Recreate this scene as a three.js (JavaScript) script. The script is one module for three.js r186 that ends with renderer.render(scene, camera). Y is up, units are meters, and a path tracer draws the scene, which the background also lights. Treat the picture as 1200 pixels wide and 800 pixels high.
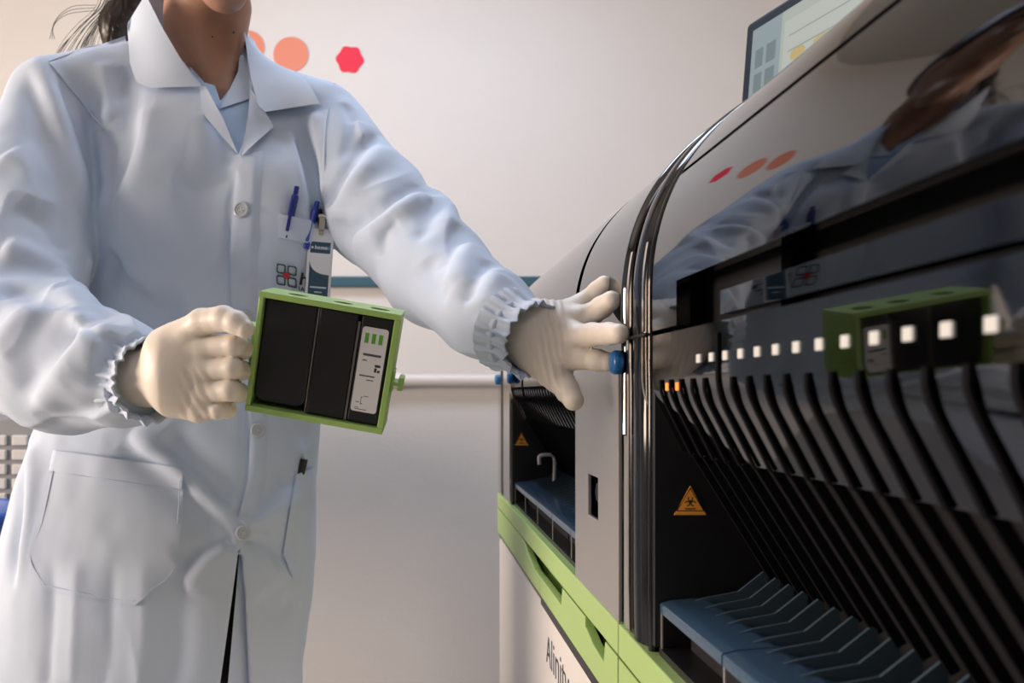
import * as THREE from 'three';
import { mergeGeometries, mergeVertices, toCreasedNormals } from 'three/addons/utils/BufferGeometryUtils.js';
import { RoundedBoxGeometry } from 'three/addons/geometries/RoundedBoxGeometry.js';
import { FontLoader } from 'three/addons/loaders/FontLoader.js';
import { TextGeometry } from 'three/addons/geometries/TextGeometry.js';
import { RectAreaLightUniformsLib } from 'three/addons/lights/RectAreaLightUniformsLib.js';

// ------------------------------------------------------------------ camera, light, exposure
const EYE = 1.0, FOCAL = 900, PX = 475, PY = 460;
const scene = new THREE.Scene();
const camera = new THREE.PerspectiveCamera(2 * Math.atan(400 / FOCAL) * 180 / Math.PI, 1.5, 0.02, 50);
camera.position.set(0, EYE, 0);
camera.lookAt(0, EYE, -1);
camera.setViewOffset(1200, 800, 600 - PX, 400 - PY, 1200, 800);      // level camera with a shifted lens
camera.focus = 0.74;
camera.userData.fStop = 8;
scene.add(camera);
const renderer = new THREE.WebGLRenderer();
renderer.toneMapping = THREE.LinearToneMapping;
renderer.toneMappingExposure = 1.15;
renderer.shadowMap.enabled = true;
RectAreaLightUniformsLib.init();
scene.background = new THREE.Color(0.55, 0.7, 0.95);

const CEILING_Y = 2.75, ROOM = { x0: -3.2, x1: 1.7, z0: -2.6, z1: 4.4 };
const S = 0.763;          // the analyzers are drawn at 1 : 0.763 and brought to size by fit()
function areaLight(color, intensity, w, h, pos, target) {
  const l = new THREE.RectAreaLight(color, intensity, w, h);
  l.position.set(...pos); l.lookAt(...target); l.castShadow = true; scene.add(l); return l;
}
const CEILING_COLOR = 0xdde9ff, WINDOW_COLOR = 0xffe8d5;
const PANELS = [[0.0, -1.5, 9.0], [-0.35, 1.2, 1.3]];
for (const [x, z, k] of PANELS) areaLight(CEILING_COLOR, k, 1.16, 0.56, [x, CEILING_Y - 0.045, z], [x, 0, z]);
const WIN = { z0: -1.35, z1: 0.35, y0: 0.7, y1: 1.8 };
areaLight(WINDOW_COLOR, 22, WIN.z1 - WIN.z0 - 0.1, WIN.y1 - WIN.y0 - 0.1, [ROOM.x0 + 0.05, (WIN.y0 + WIN.y1) / 2, (WIN.z0 + WIN.z1) / 2], [0, (WIN.y0 + WIN.y1) / 2, (WIN.z0 + WIN.z1) / 2]);

// ------------------------------------------------------------------ helpers
const V = (x, y, z) => new THREE.Vector3(x, y, z);
const at = (u, v, d) => V((u - PX) * d / FOCAL, EYE - (v - PY) * d / FOCAL, -d);   // a point of the place at depth d
let seed = 12345;
const rnd = () => { seed = (seed * 1664525 + 1013904223) >>> 0; return seed / 4294967296; };
const lerp = (a, b, t) => a + (b - a) * t, clamp = (x, a = 0, b = 1) => Math.min(b, Math.max(a, x));
const smooth = (a, b, x) => { const t = clamp((x - a) / (b - a)); return t * t * (3 - 2 * t); };
const taken = {};
function numbered(n) { const k = taken[n] = (taken[n] ?? -1) + 1; return k ? `${n}_${String(k).padStart(3, '0')}` : n; }
function shade(o) { o.traverse((m) => { if (m.isMesh) { m.castShadow = true; m.receiveShadow = true; } }); return o; }
function part(name, geo, mat, parent, label) {
  const m = new THREE.Mesh(Array.isArray(geo) ? mergeGeometries(geo.map((g) => g.index ? g.toNonIndexed() : g)) : geo, mat);
  m.name = name; m.castShadow = m.receiveShadow = true; if (label) m.userData.label = label; parent.add(m); return m;
}
function thing(name, label, category, pos = [0, 0, 0], group) {
  const o = new THREE.Group(); o.name = numbered(name); o.position.set(...pos); o.userData = { label, category };
  if (group) o.userData.group = group; scene.add(o); return o;
}
function solo(name, label, category, geo, mat, group) {
  const m = part(numbered(name), geo, mat, scene); m.userData = { label, category }; if (group) m.userData.group = group; return m;
}
function struct(name, geo, mat, label) { const m = part(name, geo, mat, scene); m.userData = { kind: 'structure', label, category: name.split('_')[0] }; return m; }
const box = (x0, x1, y0, y1, z0, z1) => new THREE.BoxGeometry(x1 - x0, y1 - y0, z1 - z0).translate((x0 + x1) / 2, (y0 + y1) / 2, (z0 + z1) / 2);
const rbox = (x0, x1, y0, y1, z0, z1, r = 0.003, s = 3) => new RoundedBoxGeometry(x1 - x0, y1 - y0, z1 - z0, s, r).translate((x0 + x1) / 2, (y0 + y1) / 2, (z0 + z1) / 2);
function cyl(a, b, r0, r1 = r0, n = 24) {
  const d = b.clone().sub(a), g = new THREE.CylinderGeometry(r1, r0, d.length(), n);
  g.applyQuaternion(new THREE.Quaternion().setFromUnitVectors(V(0, 1, 0), d.normalize()));
  const c = a.clone().add(b).multiplyScalar(0.5); return g.translate(c.x, c.y, c.z);
}
const creased = (g, a) => toCreasedNormals(g.scale(1000, 1000, 1000), a).scale(0.001, 0.001, 0.001);     // smooths across edges flatter than a
const tube = (pts, r, n = 40, k = 10) => new THREE.TubeGeometry(new THREE.CatmullRomCurve3(pts), n, r, k, false);
const mat = (color, roughness = 0.6, extra = {}) => new THREE.MeshPhysicalMaterial({ color, roughness, ...extra });
const lin = (r, g, b) => new THREE.Color().setRGB(r, g, b);
function canvasTexture(w, h, draw, srgb = true) {
  const c = document.createElement('canvas'); c.width = w; c.height = h; draw(c.getContext('2d'), w, h);
  const t = new THREE.CanvasTexture(c); if (srgb) t.colorSpace = THREE.SRGBColorSpace; t.magFilter = THREE.LinearFilter; return t;
}
function dataTexture(n, f, srgb) {
  const a = new Uint8Array(n * n * 4);
  for (let j = 0; j < n; j++) for (let i = 0; i < n; i++) { const v = f(i / n, j / n, i, j), k = (j * n + i) * 4; for (let c = 0; c < 3; c++) a[k + c] = clamp(Array.isArray(v) ? v[c] : v) * 255; a[k + 3] = 255; }
  const t = new THREE.DataTexture(a, n, n); t.wrapS = t.wrapT = THREE.RepeatWrapping; t.magFilter = THREE.LinearFilter; if (srgb) t.colorSpace = THREE.SRGBColorSpace; t.needsUpdate = true; return t;
}
// value noise, seeded
const perm = new Uint8Array(512); { const p = [...Array(256).keys()]; for (let i = 255; i > 0; i--) { const j = Math.floor(rnd() * (i + 1)); [p[i], p[j]] = [p[j], p[i]]; } for (let i = 0; i < 512; i++) perm[i] = p[i & 255]; }
function noise3(x, y, z) {
  const X = Math.floor(x), Y = Math.floor(y), Z = Math.floor(z), f = (t) => t * t * (3 - 2 * t);
  const u = f(x - X), v = f(y - Y), w = f(z - Z), h = (a, b, c) => perm[perm[perm[(X + a) & 255] + ((Y + b) & 255)] + ((Z + c) & 255)] / 127.5 - 1;
  return lerp(lerp(lerp(h(0, 0, 0), h(1, 0, 0), u), lerp(h(0, 1, 0), h(1, 1, 0), u), v), lerp(lerp(h(0, 0, 1), h(1, 0, 1), u), lerp(h(0, 1, 1), h(1, 1, 1), u), v), w);
}
function tileNoise(n, seedShift) {   // tiling value noise at n cells
  return (u, v) => { const x = u * n, y = v * n, X = Math.floor(x), Y = Math.floor(y), f = (t) => t * t * (3 - 2 * t), h = (a, b) => perm[perm[((X + a) % n + seedShift) & 255] + (((Y + b) % n) & 255)] / 255; return lerp(lerp(h(0, 0), h(1, 0), f(x - X)), lerp(h(0, 1), h(1, 1), f(x - X)), f(y - Y)); };
}
const tn1 = tileNoise(8, 3), tn2 = tileNoise(32, 17), tn3 = tileNoise(128, 71);
const plasterBump = dataTexture(512, (u, v) => 0.3 * tn1(u, v) + 0.3 * tn2(u, v) + 0.4 * tn3(u, v));
const plasterTone = dataTexture(256, (u, v) => { const k = 0.97 + 0.03 * (0.6 * tn1(u, v) + 0.4 * tn2(u, v)); return [k, k, k]; });
const weaveBump = dataTexture(256, (u, v) => 0.5 + 0.22 * Math.sin(u * Math.PI * 2 * 64) * Math.cos(v * Math.PI * 2 * 64) + 0.2 * (tn3(u, v) - 0.5));
function rep(t, x, y = x) { const c = t.clone(); c.repeat.set(x, y); c.needsUpdate = true; return c; }

// ------------------------------------------------------------------ materials
const M = {
  wall: mat(lin(0.69, 0.672, 0.648), 0.85, { bumpMap: rep(plasterBump, 4, 3), bumpScale: 0.0006, map: rep(plasterTone, 2, 2) }),
  ceiling: mat(lin(0.42, 0.41, 0.39), 0.9),
  floor: mat(lin(0.26, 0.255, 0.25), 0.35, { map: rep(plasterTone, 3, 3) }),
  trim: mat(lin(0.6, 0.58, 0.55), 0.5),
  gloss: mat(lin(0.11, 0.112, 0.118), 0.035, { metalness: 1 }),
  glossTint: mat(lin(0.15, 0.15, 0.158), 0.04, { metalness: 1 }),
  blackSatin: mat(lin(0.012, 0.012, 0.014), 0.35),
  blackMatte: mat(lin(0.010, 0.010, 0.012), 0.55),
  fin: mat(lin(0.006, 0.006, 0.008), 0.7, { specularIntensity: 0.12 }),
  post: mat(lin(0.006, 0.007, 0.009), 0.08),
  chrome: mat(lin(0.72, 0.66, 0.60), 0.16, { metalness: 1 }),
  steelDark: mat(lin(0.10, 0.12, 0.14), 0.2, { metalness: 1 }),
  panelGrey: mat(lin(0.26, 0.25, 0.245), 0.28, { clearcoat: 0.5, clearcoatRoughness: 0.18 }),
  green: mat(lin(0.37, 0.53, 0.19), 0.42),
  cabinetWhite: mat(lin(0.72, 0.69, 0.67), 0.4),
  tray: mat(lin(0.035, 0.075, 0.13), 0.24, { clearcoat: 0.6, clearcoatRoughness: 0.15 }),
  trayFin: mat(lin(0.05, 0.08, 0.11), 0.3),
  blueKnob: mat(lin(0.005, 0.12, 0.36), 0.3),
  coat: mat(lin(0.56, 0.655, 0.80), 0.85, { sheen: 0.25, sheenRoughness: 0.5, sheenColor: lin(0.8, 0.85, 0.95), bumpMap: rep(weaveBump, 8, 8), bumpScale: 0.00015 }),
  shirt: mat(lin(0.42, 0.58, 0.80), 0.85),
  skin: mat(lin(0.38, 0.205, 0.135), 0.5),
  glove: mat(lin(0.80, 0.73, 0.645), 0.48, { sheen: 0.2, sheenRoughness: 0.4 }),
  hair: mat(lin(0.016, 0.010, 0.008), 0.4),
  trousers: mat(lin(0.012, 0.012, 0.016), 0.8),
  button: mat(lin(0.55, 0.60, 0.65), 0.22, { clearcoat: 0.6 }),
};

// ------------------------------------------------------------------ the room
{
  const { x0, x1, z0, z1 } = ROOM, T = 0.12, C = CEILING_Y;
  struct('floor', box(x0 - T, x1 + T, -0.1, 0, z0 - T, z1 + T), M.floor, 'grey vinyl laboratory floor');
  struct('ceiling', box(x0 - T, x1 + T, C, C + 0.1, z0 - T, z1 + T), M.ceiling, 'plain grey ceiling');
  struct('wall_back', box(x0 - T, x1 + T, 0, C, z0 - T, z0), M.wall, 'beige painted wall behind the person');
  struct('wall_front', box(x0 - T, x1 + T, 0, C, z1, z1 + T), M.wall, 'beige painted wall facing the person');
  struct('wall_right', box(x1, x1 + T, 0, C, z0, z1), M.wall, 'beige painted wall behind the analyzers');
  struct('wall_left', [box(x0 - T, x0, 0, WIN.y0, z0, z1), box(x0 - T, x0, WIN.y1, C, z0, z1), box(x0 - T, x0, WIN.y0, WIN.y1, z0, WIN.z0), box(x0 - T, x0, WIN.y0, WIN.y1, WIN.z1, z1)], M.wall, 'beige painted wall with the window');
  const w = struct('window_1', [box(x0 - 0.08, x0 - 0.03, WIN.y0, WIN.y0 + 0.05, WIN.z0, WIN.z1), box(x0 - 0.08, x0 - 0.03, WIN.y1 - 0.05, WIN.y1, WIN.z0, WIN.z1), box(x0 - 0.08, x0 - 0.03, WIN.y0 + 0.05, WIN.y1 - 0.05, WIN.z0, WIN.z0 + 0.05), box(x0 - 0.08, x0 - 0.03, WIN.y0 + 0.05, WIN.y1 - 0.05, WIN.z1 - 0.05, WIN.z1)], M.trim, 'window with a pale roller blind drawn down');
  part('blind', box(x0 - 0.02, x0 - 0.01, WIN.y0 + 0.01, WIN.y1 - 0.01, WIN.z0 + 0.01, WIN.z1 - 0.01), mat(lin(0.8, 0.76, 0.7), 0.9, { emissive: WINDOW_COLOR, emissiveIntensity: 1.0 }), w, 'pale sunlit roller blind');
  for (const [x, z] of PANELS) {
    const l = thing('ceiling_light', z < 0 ? 'white ceiling panel light above the person and the analyzers' : 'white ceiling panel light over the free floor', 'ceiling light', [x, CEILING_Y, z], 'ceiling panel lights');
    part('frame', box(-0.62, 0.62, -0.03, 0, -0.32, 0.32), M.trim, l);
    part('diffuser', box(-0.58, 0.58, -0.036, -0.03, -0.28, 0.28), mat(lin(0.9, 0.9, 0.9), 0.6, { emissive: CEILING_COLOR, emissiveIntensity: 2.2 }), l);
  }
  // dark blue rail and white conduit fixed on the wall
  const ry = EYE + (PY - 331) * 2.6 / FOCAL;
  struct('trim_1', [rbox(x0, 1.65, ry - 0.018, ry + 0.018, z0, z0 + 0.028, 0.006)], mat(lin(0.045, 0.11, 0.15), 0.35), 'dark teal bumper rail along the wall');
  const cz = z0 + 0.03, cy = EYE + (PY - 445) * cz / -FOCAL;
  const cond = thing('conduit_pipe', 'white plastic conduit pipe running along the wall', 'pipe', [0, 0, 0]);
  const cx = (470 - PX) * -cz / FOCAL;
  part('pipe', cyl(V(cx, cy, cz), V(1.1, cy, cz), 0.0205), mat(lin(0.74, 0.71, 0.68), 0.35), cond);
  part('pipe', cyl(V(-2.2, cy, cz), V(cx, cy, cz), 0.0205), mat(lin(0.74, 0.71, 0.68), 0.35), cond);
  part('coupling', cyl(V(cx - 0.06, cy, cz), V(cx, cy, cz), 0.025), mat(lin(0.8, 0.78, 0.75), 0.35), cond);
  for (const x of [-1.6, -0.8, 0.7]) part('clip', box(x - 0.01, x + 0.01, cy - 0.023, cy + 0.023, z0, cz + 0.02), mat(lin(0.75, 0.73, 0.7), 0.4), cond);
  // decals
  const disc = (u, v, r, col, label, wob = 0) => {
    const p = at(u, v, 2.6), s = new THREE.Shape(), R = r * 2.6 / FOCAL;
    for (let i = 0; i < 72; i++) { const a = i / 72 * Math.PI * 2, q = R * (1 + wob * Math.cos(6 * a + 0.6)); s[i ? 'lineTo' : 'moveTo'](q * Math.cos(a), q * Math.sin(a)); }
    const m = solo('wall_sticker', label, 'sticker', new THREE.ExtrudeGeometry(s, { depth: 0.002, bevelEnabled: false }), mat(col, 0.6), 'round wall stickers');
    m.position.set(p.x, p.y, z0 + 0.0005);
  };
  disc(290, 56, 20, lin(0.72, 0.24, 0.15), 'salmon round wall sticker, half hidden behind the neck');
  disc(341, 64, 20.5, lin(0.72, 0.24, 0.15), 'salmon round wall sticker between the other two stickers');
  disc(410, 70, 15.5, lin(0.75, 0.012, 0.045), 'crimson wall sticker with a scalloped edge', 0.07);
}

// ------------------------------------------------------------------ analyzers: everything is a profile in x, y drawn out along z
const yy = (y) => y + EYE, FL = EYE - EYE / S;
function fit(group) {     // bring an analyzer part to its real size
  const done = new Set();
  group.traverse((o) => { if (o.isMesh && !done.has(o.geometry)) { done.add(o.geometry); o.geometry.translate(0, o.userData.own ? 0 : -EYE, 0).scale(S, S, S).translate(0, o.userData.own ? 0 : EYE, 0); } if (o !== group) { if (o.userData.own) o.position.set(o.position.x * S, EYE + (o.position.y - EYE) * S, o.position.z * S); delete o.userData.own; } });
  return group;
}
const LEAN = [[0, 0], [0.095, 0], [0.126, 6], [0.150, 11.5], [0.174, 17.5], [0.213, 30], [0.25, 42], [0.2765, 50.5], [0.31, 61], [0.335, 69], [0.36, 78], [0.378, 85], [0.386, 89]];   // lean of the lid in degrees by height
const leanAt = (y) => { let i = 0; while (i < LEAN.length - 2 && y > LEAN[i + 1][0]) i++; const A = LEAN[Math.max(0, i - 1)], B = LEAN[i], C = LEAN[i + 1], D = LEAN[Math.min(LEAN.length - 1, i + 2)], h = C[0] - B[0], t = clamp((y - B[0]) / h), m0 = (C[1] - A[1]) / (C[0] - A[0]) * h, m1 = (D[1] - B[1]) / (D[0] - B[0]) * h; return (2 * t ** 3 - 3 * t * t + 1) * B[1] + (t ** 3 - 2 * t * t + t) * m0 + (3 * t * t - 2 * t ** 3) * C[1] + (t ** 3 - t * t) * m1; };
const lidPts = []; for (let x = 0.240, y = 0.030, k = 0; x < 0.85 && y < 0.3858; k++) { if (k % 3 === 0) lidPts.push(new THREE.Vector2(x, y)); const a = Math.max(0, leanAt(y)) * Math.PI / 180; x += Math.sin(a) * 0.0003; y += Math.cos(a) * 0.0003; }
const lidBetween = (y0, y1) => lidPts.filter((p) => p.y >= y0 && p.y <= y1);
function off(pts, d) {        // shift a profile outwards (towards -x / +y)
  return pts.map((p, i) => { const a = pts[Math.max(0, i - 1)], b = pts[Math.min(pts.length - 1, i + 1)], t = b.clone().sub(a).normalize(); return new THREE.Vector2(p.x - t.y * d, p.y + t.x * d); });
}
const v2 = (a) => a.map(([x, y]) => new THREE.Vector2(x, y));
function rounded(poly, r = 0.012, n = 8) {   // round the corners of an open polyline
  const out = [poly[0]];
  for (let i = 1; i < poly.length - 1; i++) {
    const p = poly[i], a = poly[i - 1].clone().sub(p), b = poly[i + 1].clone().sub(p), ra = Math.min(r, a.length() * 0.45), rb = Math.min(r, b.length() * 0.45);
    const A = p.clone().add(a.setLength(ra)), B = p.clone().add(b.setLength(rb));
    for (let k = 0; k <= n; k++) { const t = k / n; out.push(new THREE.Vector2((1 - t) ** 2 * A.x + 2 * t * (1 - t) * p.x + t * t * B.x, (1 - t) ** 2 * A.y + 2 * t * (1 - t) * p.y + t * t * B.y)); }
  }
  out.push(poly[poly.length - 1]); return out;
}
function extrudeZ(poly, z0, z1, crease = 0.5, bevel = 0) {
  const s = new THREE.Shape(poly), g = new THREE.ExtrudeGeometry(s, bevel ? { depth: z1 - z0 - 2 * bevel, bevelEnabled: true, bevelThickness: bevel, bevelSize: bevel, bevelOffset: -bevel, bevelSegments: 2 } : { depth: z1 - z0, bevelEnabled: false });
  g.translate(0, EYE, z0 + bevel); return crease ? creased(g, crease) : g;
}
const skin = (pts, t, z0, z1) => extrudeZ([...pts, ...off(pts, -t).reverse()], z0, z1);
function bulged(pts, z0, z1, h, base = 0.001, n = 12) {     // a strip along the profile whose face bulges outwards across z
  const pos = [], idx = [], m = pts.length, sec = [[z0, base - 0.012]];
  for (let j = 0; j <= n; j++) sec.push([lerp(z0, z1, j / n), base + h * Math.sin(Math.PI * j / n) ** 0.7]);
  sec.push([z1, base - 0.012]);
  for (const [z, o] of sec) for (const q of off(pts, o)) pos.push(q.x, q.y + EYE, z);
  for (let j = 0; j < sec.length - 1; j++) for (let i = 0; i < m - 1; i++) { const a = j * m + i; idx.push(a, a + m, a + 1, a + 1, a + m, a + m + 1); }
  const g = new THREE.BufferGeometry(); g.setAttribute('position', new THREE.Float32BufferAttribute(pos, 3)); g.setIndex(idx); g.computeVertexNormals();
  return g;
}
function extrudeX(outline, holes, x0, x1, bevel = 0) {   // outline in (z, y)
  const s = new THREE.Shape(v2(outline)); for (const h of holes) s.holes.push(new THREE.Path(v2(h)));
  const g = new THREE.ExtrudeGeometry(s, bevel ? { depth: x1 - x0 - 2 * bevel, bevelEnabled: true, bevelThickness: bevel, bevelSize: bevel, bevelOffset: -bevel, bevelSegments: 2 } : { depth: x1 - x0, bevelEnabled: false });
  if (bevel) g.translate(0, 0, bevel);
  g.applyMatrix4(new THREE.Matrix4().makeBasis(V(0, 0, 1), V(0, 1, 0), V(-1, 0, 0))); g.translate(x1, EYE, 0); return g;
}
const signTexture = canvasTexture(256, 256, (c, w, h) => {
  c.fillStyle = '#f9a941'; c.fillRect(0, 0, w, h);
  c.strokeStyle = '#1d140c'; c.lineWidth = 7; c.beginPath(); c.moveTo(128, 26); c.lineTo(236, 214); c.lineTo(20, 214); c.closePath(); c.stroke();
  c.fillStyle = '#17110c';
  for (let k = 0; k < 3; k++) { const a = -Math.PI / 2 + k * 2.0944, x = 128 + Math.cos(a) * 27, y = 140 + Math.sin(a) * 27; c.lineWidth = 9; c.strokeStyle = '#17110c'; c.beginPath(); c.arc(x, y, 18, a + 0.75, a + Math.PI * 2 - 0.75); c.stroke(); }
  c.beginPath(); c.arc(128, 140, 12, 0, 7); c.fill();
  c.fillRect(82, 192, 92, 6); c.fillRect(90, 201, 76, 5);
});
const signMat = mat(0xffffff, 0.5, { map: signTexture });
const PROFILE_LOWER = rounded(v2([[0.270, -0.057], [0.2405, 0.0], [0.2405, 0.055]]), 0.016);
const FIN_PATH = rounded(v2([[0.268, -0.0585], [0.2392, -0.001], [0.2392, 0.012]]), 0.016);
const FIN_TALL = rounded(v2([[0.268, -0.0585], [0.2392, -0.001], [0.2392, 0.046]]), 0.016);
const RIB_PATH = v2([[0.345, -0.178], [0.2702, -0.0585]]);
const ribbon = (pts, a, b) => [...off(pts, a), ...off(pts, b).reverse()];
const triangleGeo = (() => { const s = new THREE.Shape(v2([[-0.0155, -0.0135], [0.0155, -0.0135], [0, 0.0145]])), g = new THREE.ExtrudeGeometry(s, { depth: 0.0008, bevelEnabled: false }); const p = g.attributes.position, uv = g.attributes.uv; for (let i = 0; i < p.count; i++) uv.setXY(i, (p.getX(i) + 0.0155) / 0.031, (p.getY(i) + 0.0145) / 0.030); return g; })();

function analyzer(label, z0, zPost, zOpen0, zOpen1, z1, near) {
  // z0 far end ... z1 near end; opening between zOpen0 and zOpen1
  const g = thing('laboratory_analyzer', label, 'analyzer', [0, 0, 0], 'analyzer modules');
  const XB = 0.98;
  // body core behind the skins
  part('body', extrudeZ(v2([[0.30, 0.20], [0.36, 0.265], [0.44, 0.305], [0.55, 0.335], [XB, 0.355], [XB, -0.25], [0.44, -0.25], [0.44, 0.10], [0.30, 0.05]]), z0 + 0.004, z1 - 0.004), M.blackMatte, g);
  // lid front and top cover
  const seamY = 0.2115, lidZ0 = near ? zOpen0 : z0 + 0.02, lidZ1 = near ? z1 : zOpen1;
  if (near) {
    const hz = -0.68, full = lidBetween(0.0592, seamY);
    part('lid', [skin(full, 0.012, lidZ0, hz), skin(lidBetween(0.099, seamY), 0.012, hz, lidZ1), skin(lidBetween(0.0592, 0.078), 0.012, hz + 0.095, lidZ1)], M.gloss, g, 'glossy black lid front mirroring the room');
    part('lid_handle', skin(off(lidBetween(0.05, 0.11), -0.034), 0.008, hz - 0.02, hz + 0.12), M.blackSatin, g, 'black lid handle deep in the open grip slot');
  } else {
    part('lid', skin(lidBetween(0.135, 0.3845), 0.012, lidZ0, lidZ1 - 0.018), M.gloss, g, 'glossy grey-black lid front');
    part('lid_edge', skin(off(lidBetween(0.124, 0.134), 0.002), 0.01, lidZ0, lidZ1 - 0.018), M.steelDark, g, 'dark lower lid edge');
    part('lid_skirt', skin(lidBetween(0.0592, 0.1235), 0.012, lidZ0, lidZ1 - 0.018), M.gloss, g);
  }
  if (near) part('top_cover', extrudeZ([...lidBetween(seamY + 0.0045, 0.3845), new THREE.Vector2(XB, 0.384), new THREE.Vector2(XB, 0.35), new THREE.Vector2(0.56, 0.332), new THREE.Vector2(0.40, 0.278)], lidZ0, lidZ1 - (near ? 0 : 0.004)), M.gloss, g, 'glossy black rounded top cover');
  // lower cover with its inward slope
  part('lower_cover', skin(PROFILE_LOWER, 0.008, zOpen0, zOpen1), M.glossTint, g, 'tinted glossy lower cover');
  // fins of the loading comb
  const finStep = 0.0262;
  let k = 0;
  for (let z = zOpen0 + 0.025; z < Math.min(zOpen1, 0.1) - 0.004; z += finStep, k++) {
    part('fin', extrudeZ(ribbon(k === 5 ? FIN_TALL : FIN_PATH, 0.0004, -0.0016), z - 0.0019, z + 0.0019), M.fin, g);
    part('rib', extrudeZ(ribbon(RIB_PATH, 0.0012, -0.006), z - 0.0014, z + 0.0014, 0), M.fin, g);
  }
  part('comb_panel', extrudeZ(ribbon(RIB_PATH, -0.006, -0.012), zOpen0, zOpen1, 0), M.blackMatte, g);
  part('lane_back', box(0.40, 0.42, yy(-0.245), yy(-0.1), zOpen0, zOpen1), M.blackMatte, g);
  // side walls of the opening with the warning sign
  part('side_wall', box(0.2425, 0.44, yy(-0.247), yy(0.056), zOpen0 - 0.008, zOpen0), M.blackSatin, g);
  part('side_wall', box(0.2425, 0.44, yy(-0.247), yy(0.056), zOpen1, zOpen1 + 0.008), M.blackSatin, g);
  const s = part('warning_sign', triangleGeo.clone(), signMat, g, 'orange triangular biohazard sign'); s.userData.own = true; s.position.set(near ? 0.2765 : 0.2625, yy(-0.105), zOpen0 + 0.0002);
  // loading trays with their lane fins
  const seg = 0.1465;
  let n = 0;
  for (let z = zOpen0 + 0.003; z < Math.min(zOpen1, 0.1) - 0.02; z += seg, n++) {
    const e = Math.min(z + seg - 0.0025, zOpen1 - 0.002);
    const prof = rounded(v2([[0.2465, -0.2125], [0.2465, -0.2035], [0.258, -0.2005], [0.288, -0.198], [0.345, -0.214], [0.345, -0.220], [0.288, -0.2045], [0.25, -0.2125]]), 0.002, 3);
    const t = part('tray', extrudeZ(prof, z, e, 0.4), M.tray, g, 'blue-grey loading tray');
    for (let i = 0; i < 6; i++) {
      const f = z + (i + 0.35) * seg / 6; if (f > e - 0.002) break;
      part('lane_fin', extrudeZ(v2([[0.272, -0.2005], [0.288, -0.1955], [0.318, -0.190], [0.342, -0.171], [0.346, -0.1735], [0.346, -0.214], [0.288, -0.2]]), f - 0.0012, f + 0.0012, 0), M.trayFin, t);
    }
    part('divider', box(0.2475, 0.249, yy(-0.2475), yy(-0.2125), z - 0.0012, z + 0.0012), M.panelGrey, g);
    part('bay', box(0.275, 0.30, yy(-0.2475), yy(-0.2135), z + 0.004, e - 0.002), M.blackMatte, g);
  }
  part('sill', box(0.2465, 0.34, yy(-0.2545), yy(-0.2475), zOpen0, zOpen1), M.blackSatin, g);
  // posts
  if (near) {
    const post = [...v2([[0.2415, -0.262], [0.2405, -0.2], [0.2405, 0.0]]), ...lidBetween(0.031, 0.31)];
    const a = z0, b = zOpen0 - 0.008;
    part('end_post', [skin(off(post, -0.004), 0.02, a + 0.018, b), bulged(post, a + 0.0315, b - 0.0155, 0.008, -0.004), bulged(post, b - 0.008, b, 0.003, -0.002, 6)].map((q) => { q = q.index ? q.toNonIndexed() : q; q.deleteAttribute('uv'); return q; }), M.post, g, 'glossy black end post');
    part('bezel', bulged([...v2([[0.2395, -0.045], [0.2395, -0.02], [0.2395, 0.01]]), ...lidBetween(0.031, 0.335)], a, a + 0.0175, 0.007, -0.002), M.gloss, g, 'glossy rounded bezel');
    part('bezel_foot', skin(v2([[0.2405, -0.262], [0.2405, -0.047]]), 0.02, a, a + 0.0165), M.panelGrey, g);
    part('chrome_strip', skin(off([...v2([[0.2415, -0.262], [0.2405, -0.2], [0.2405, 0.0]]), ...lidBetween(0.031, 0.150)], 0.0035), 0.003, a + 0.0235, a + 0.030), M.chrome, g, 'thin chrome strip');
    part('chrome_strip', skin(off([...v2([[0.2405, 0.056]]), ...lidBetween(0.06, 0.150)].slice(1), 0.0035), 0.003, b - 0.0145, b - 0.009), M.chrome, g, 'thin chrome strip');
    part('chrome_strip', skin(off(PROFILE_LOWER, 0.0045), 0.005, b - 0.0145, b - 0.009), M.chrome, g, 'bent chrome strip');
    part('seam', skin(off(lidBetween(0.0565, 0.0592).length > 1 ? lidBetween(0.0560, 0.0595) : v2([[0.2424, 0.056], [0.2425, 0.0592]]), 0.0052), 0.004, a + 0.018, b), M.blackMatte, g);
  } else {
    const post = [...v2([[0.2415, -0.262], [0.2405, -0.2], [0.2405, 0.0]]), ...lidBetween(0.031, 0.12)];
    part('end_post', skin(post, 0.02, z0, zOpen0 - 0.008), M.steelDark, g, 'dark end post');
    part('chrome_strip', skin(off(post, 0.0035), 0.004, z0 + 0.002, z0 + 0.05), M.chrome, g, 'thin chrome strip');
    part('chrome_strip', skin(off(post, 0.0035), 0.004, z0 + 0.1, zOpen0 - 0.012), M.chrome, g, 'thin chrome strip');
    part('chrome_strip', skin(off(PROFILE_LOWER, 0.0045), 0.005, zOpen0 - 0.006, zOpen0 + 0.012), M.chrome, g, 'bent chrome strip');
    // grey column beside the opening
    const col = v2([[0.2375, -0.262], [0.2375, 0.03]]);
    part('column_panel', (() => {   // a flat panel with a latch window in it
      const a = zOpen1 + 0.0085, b = z1 - 0.0055;
      return extrudeX([[a, -0.2615], [b, -0.2615], [b, 0.035], [a, 0.035]], [[[-0.995, -0.105], [-0.995, -0.157], [-0.943, -0.157], [-0.943, -0.105]]], 0.2365, 0.2415, 0.0012);
    })(), M.panelGrey, g, 'satin grey side panel with a latch window');
    part('column_core', box(0.27, 0.44, yy(-0.26), yy(0.03), zOpen1 + 0.009, z1 - 0.002), M.blackMatte, g);
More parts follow.
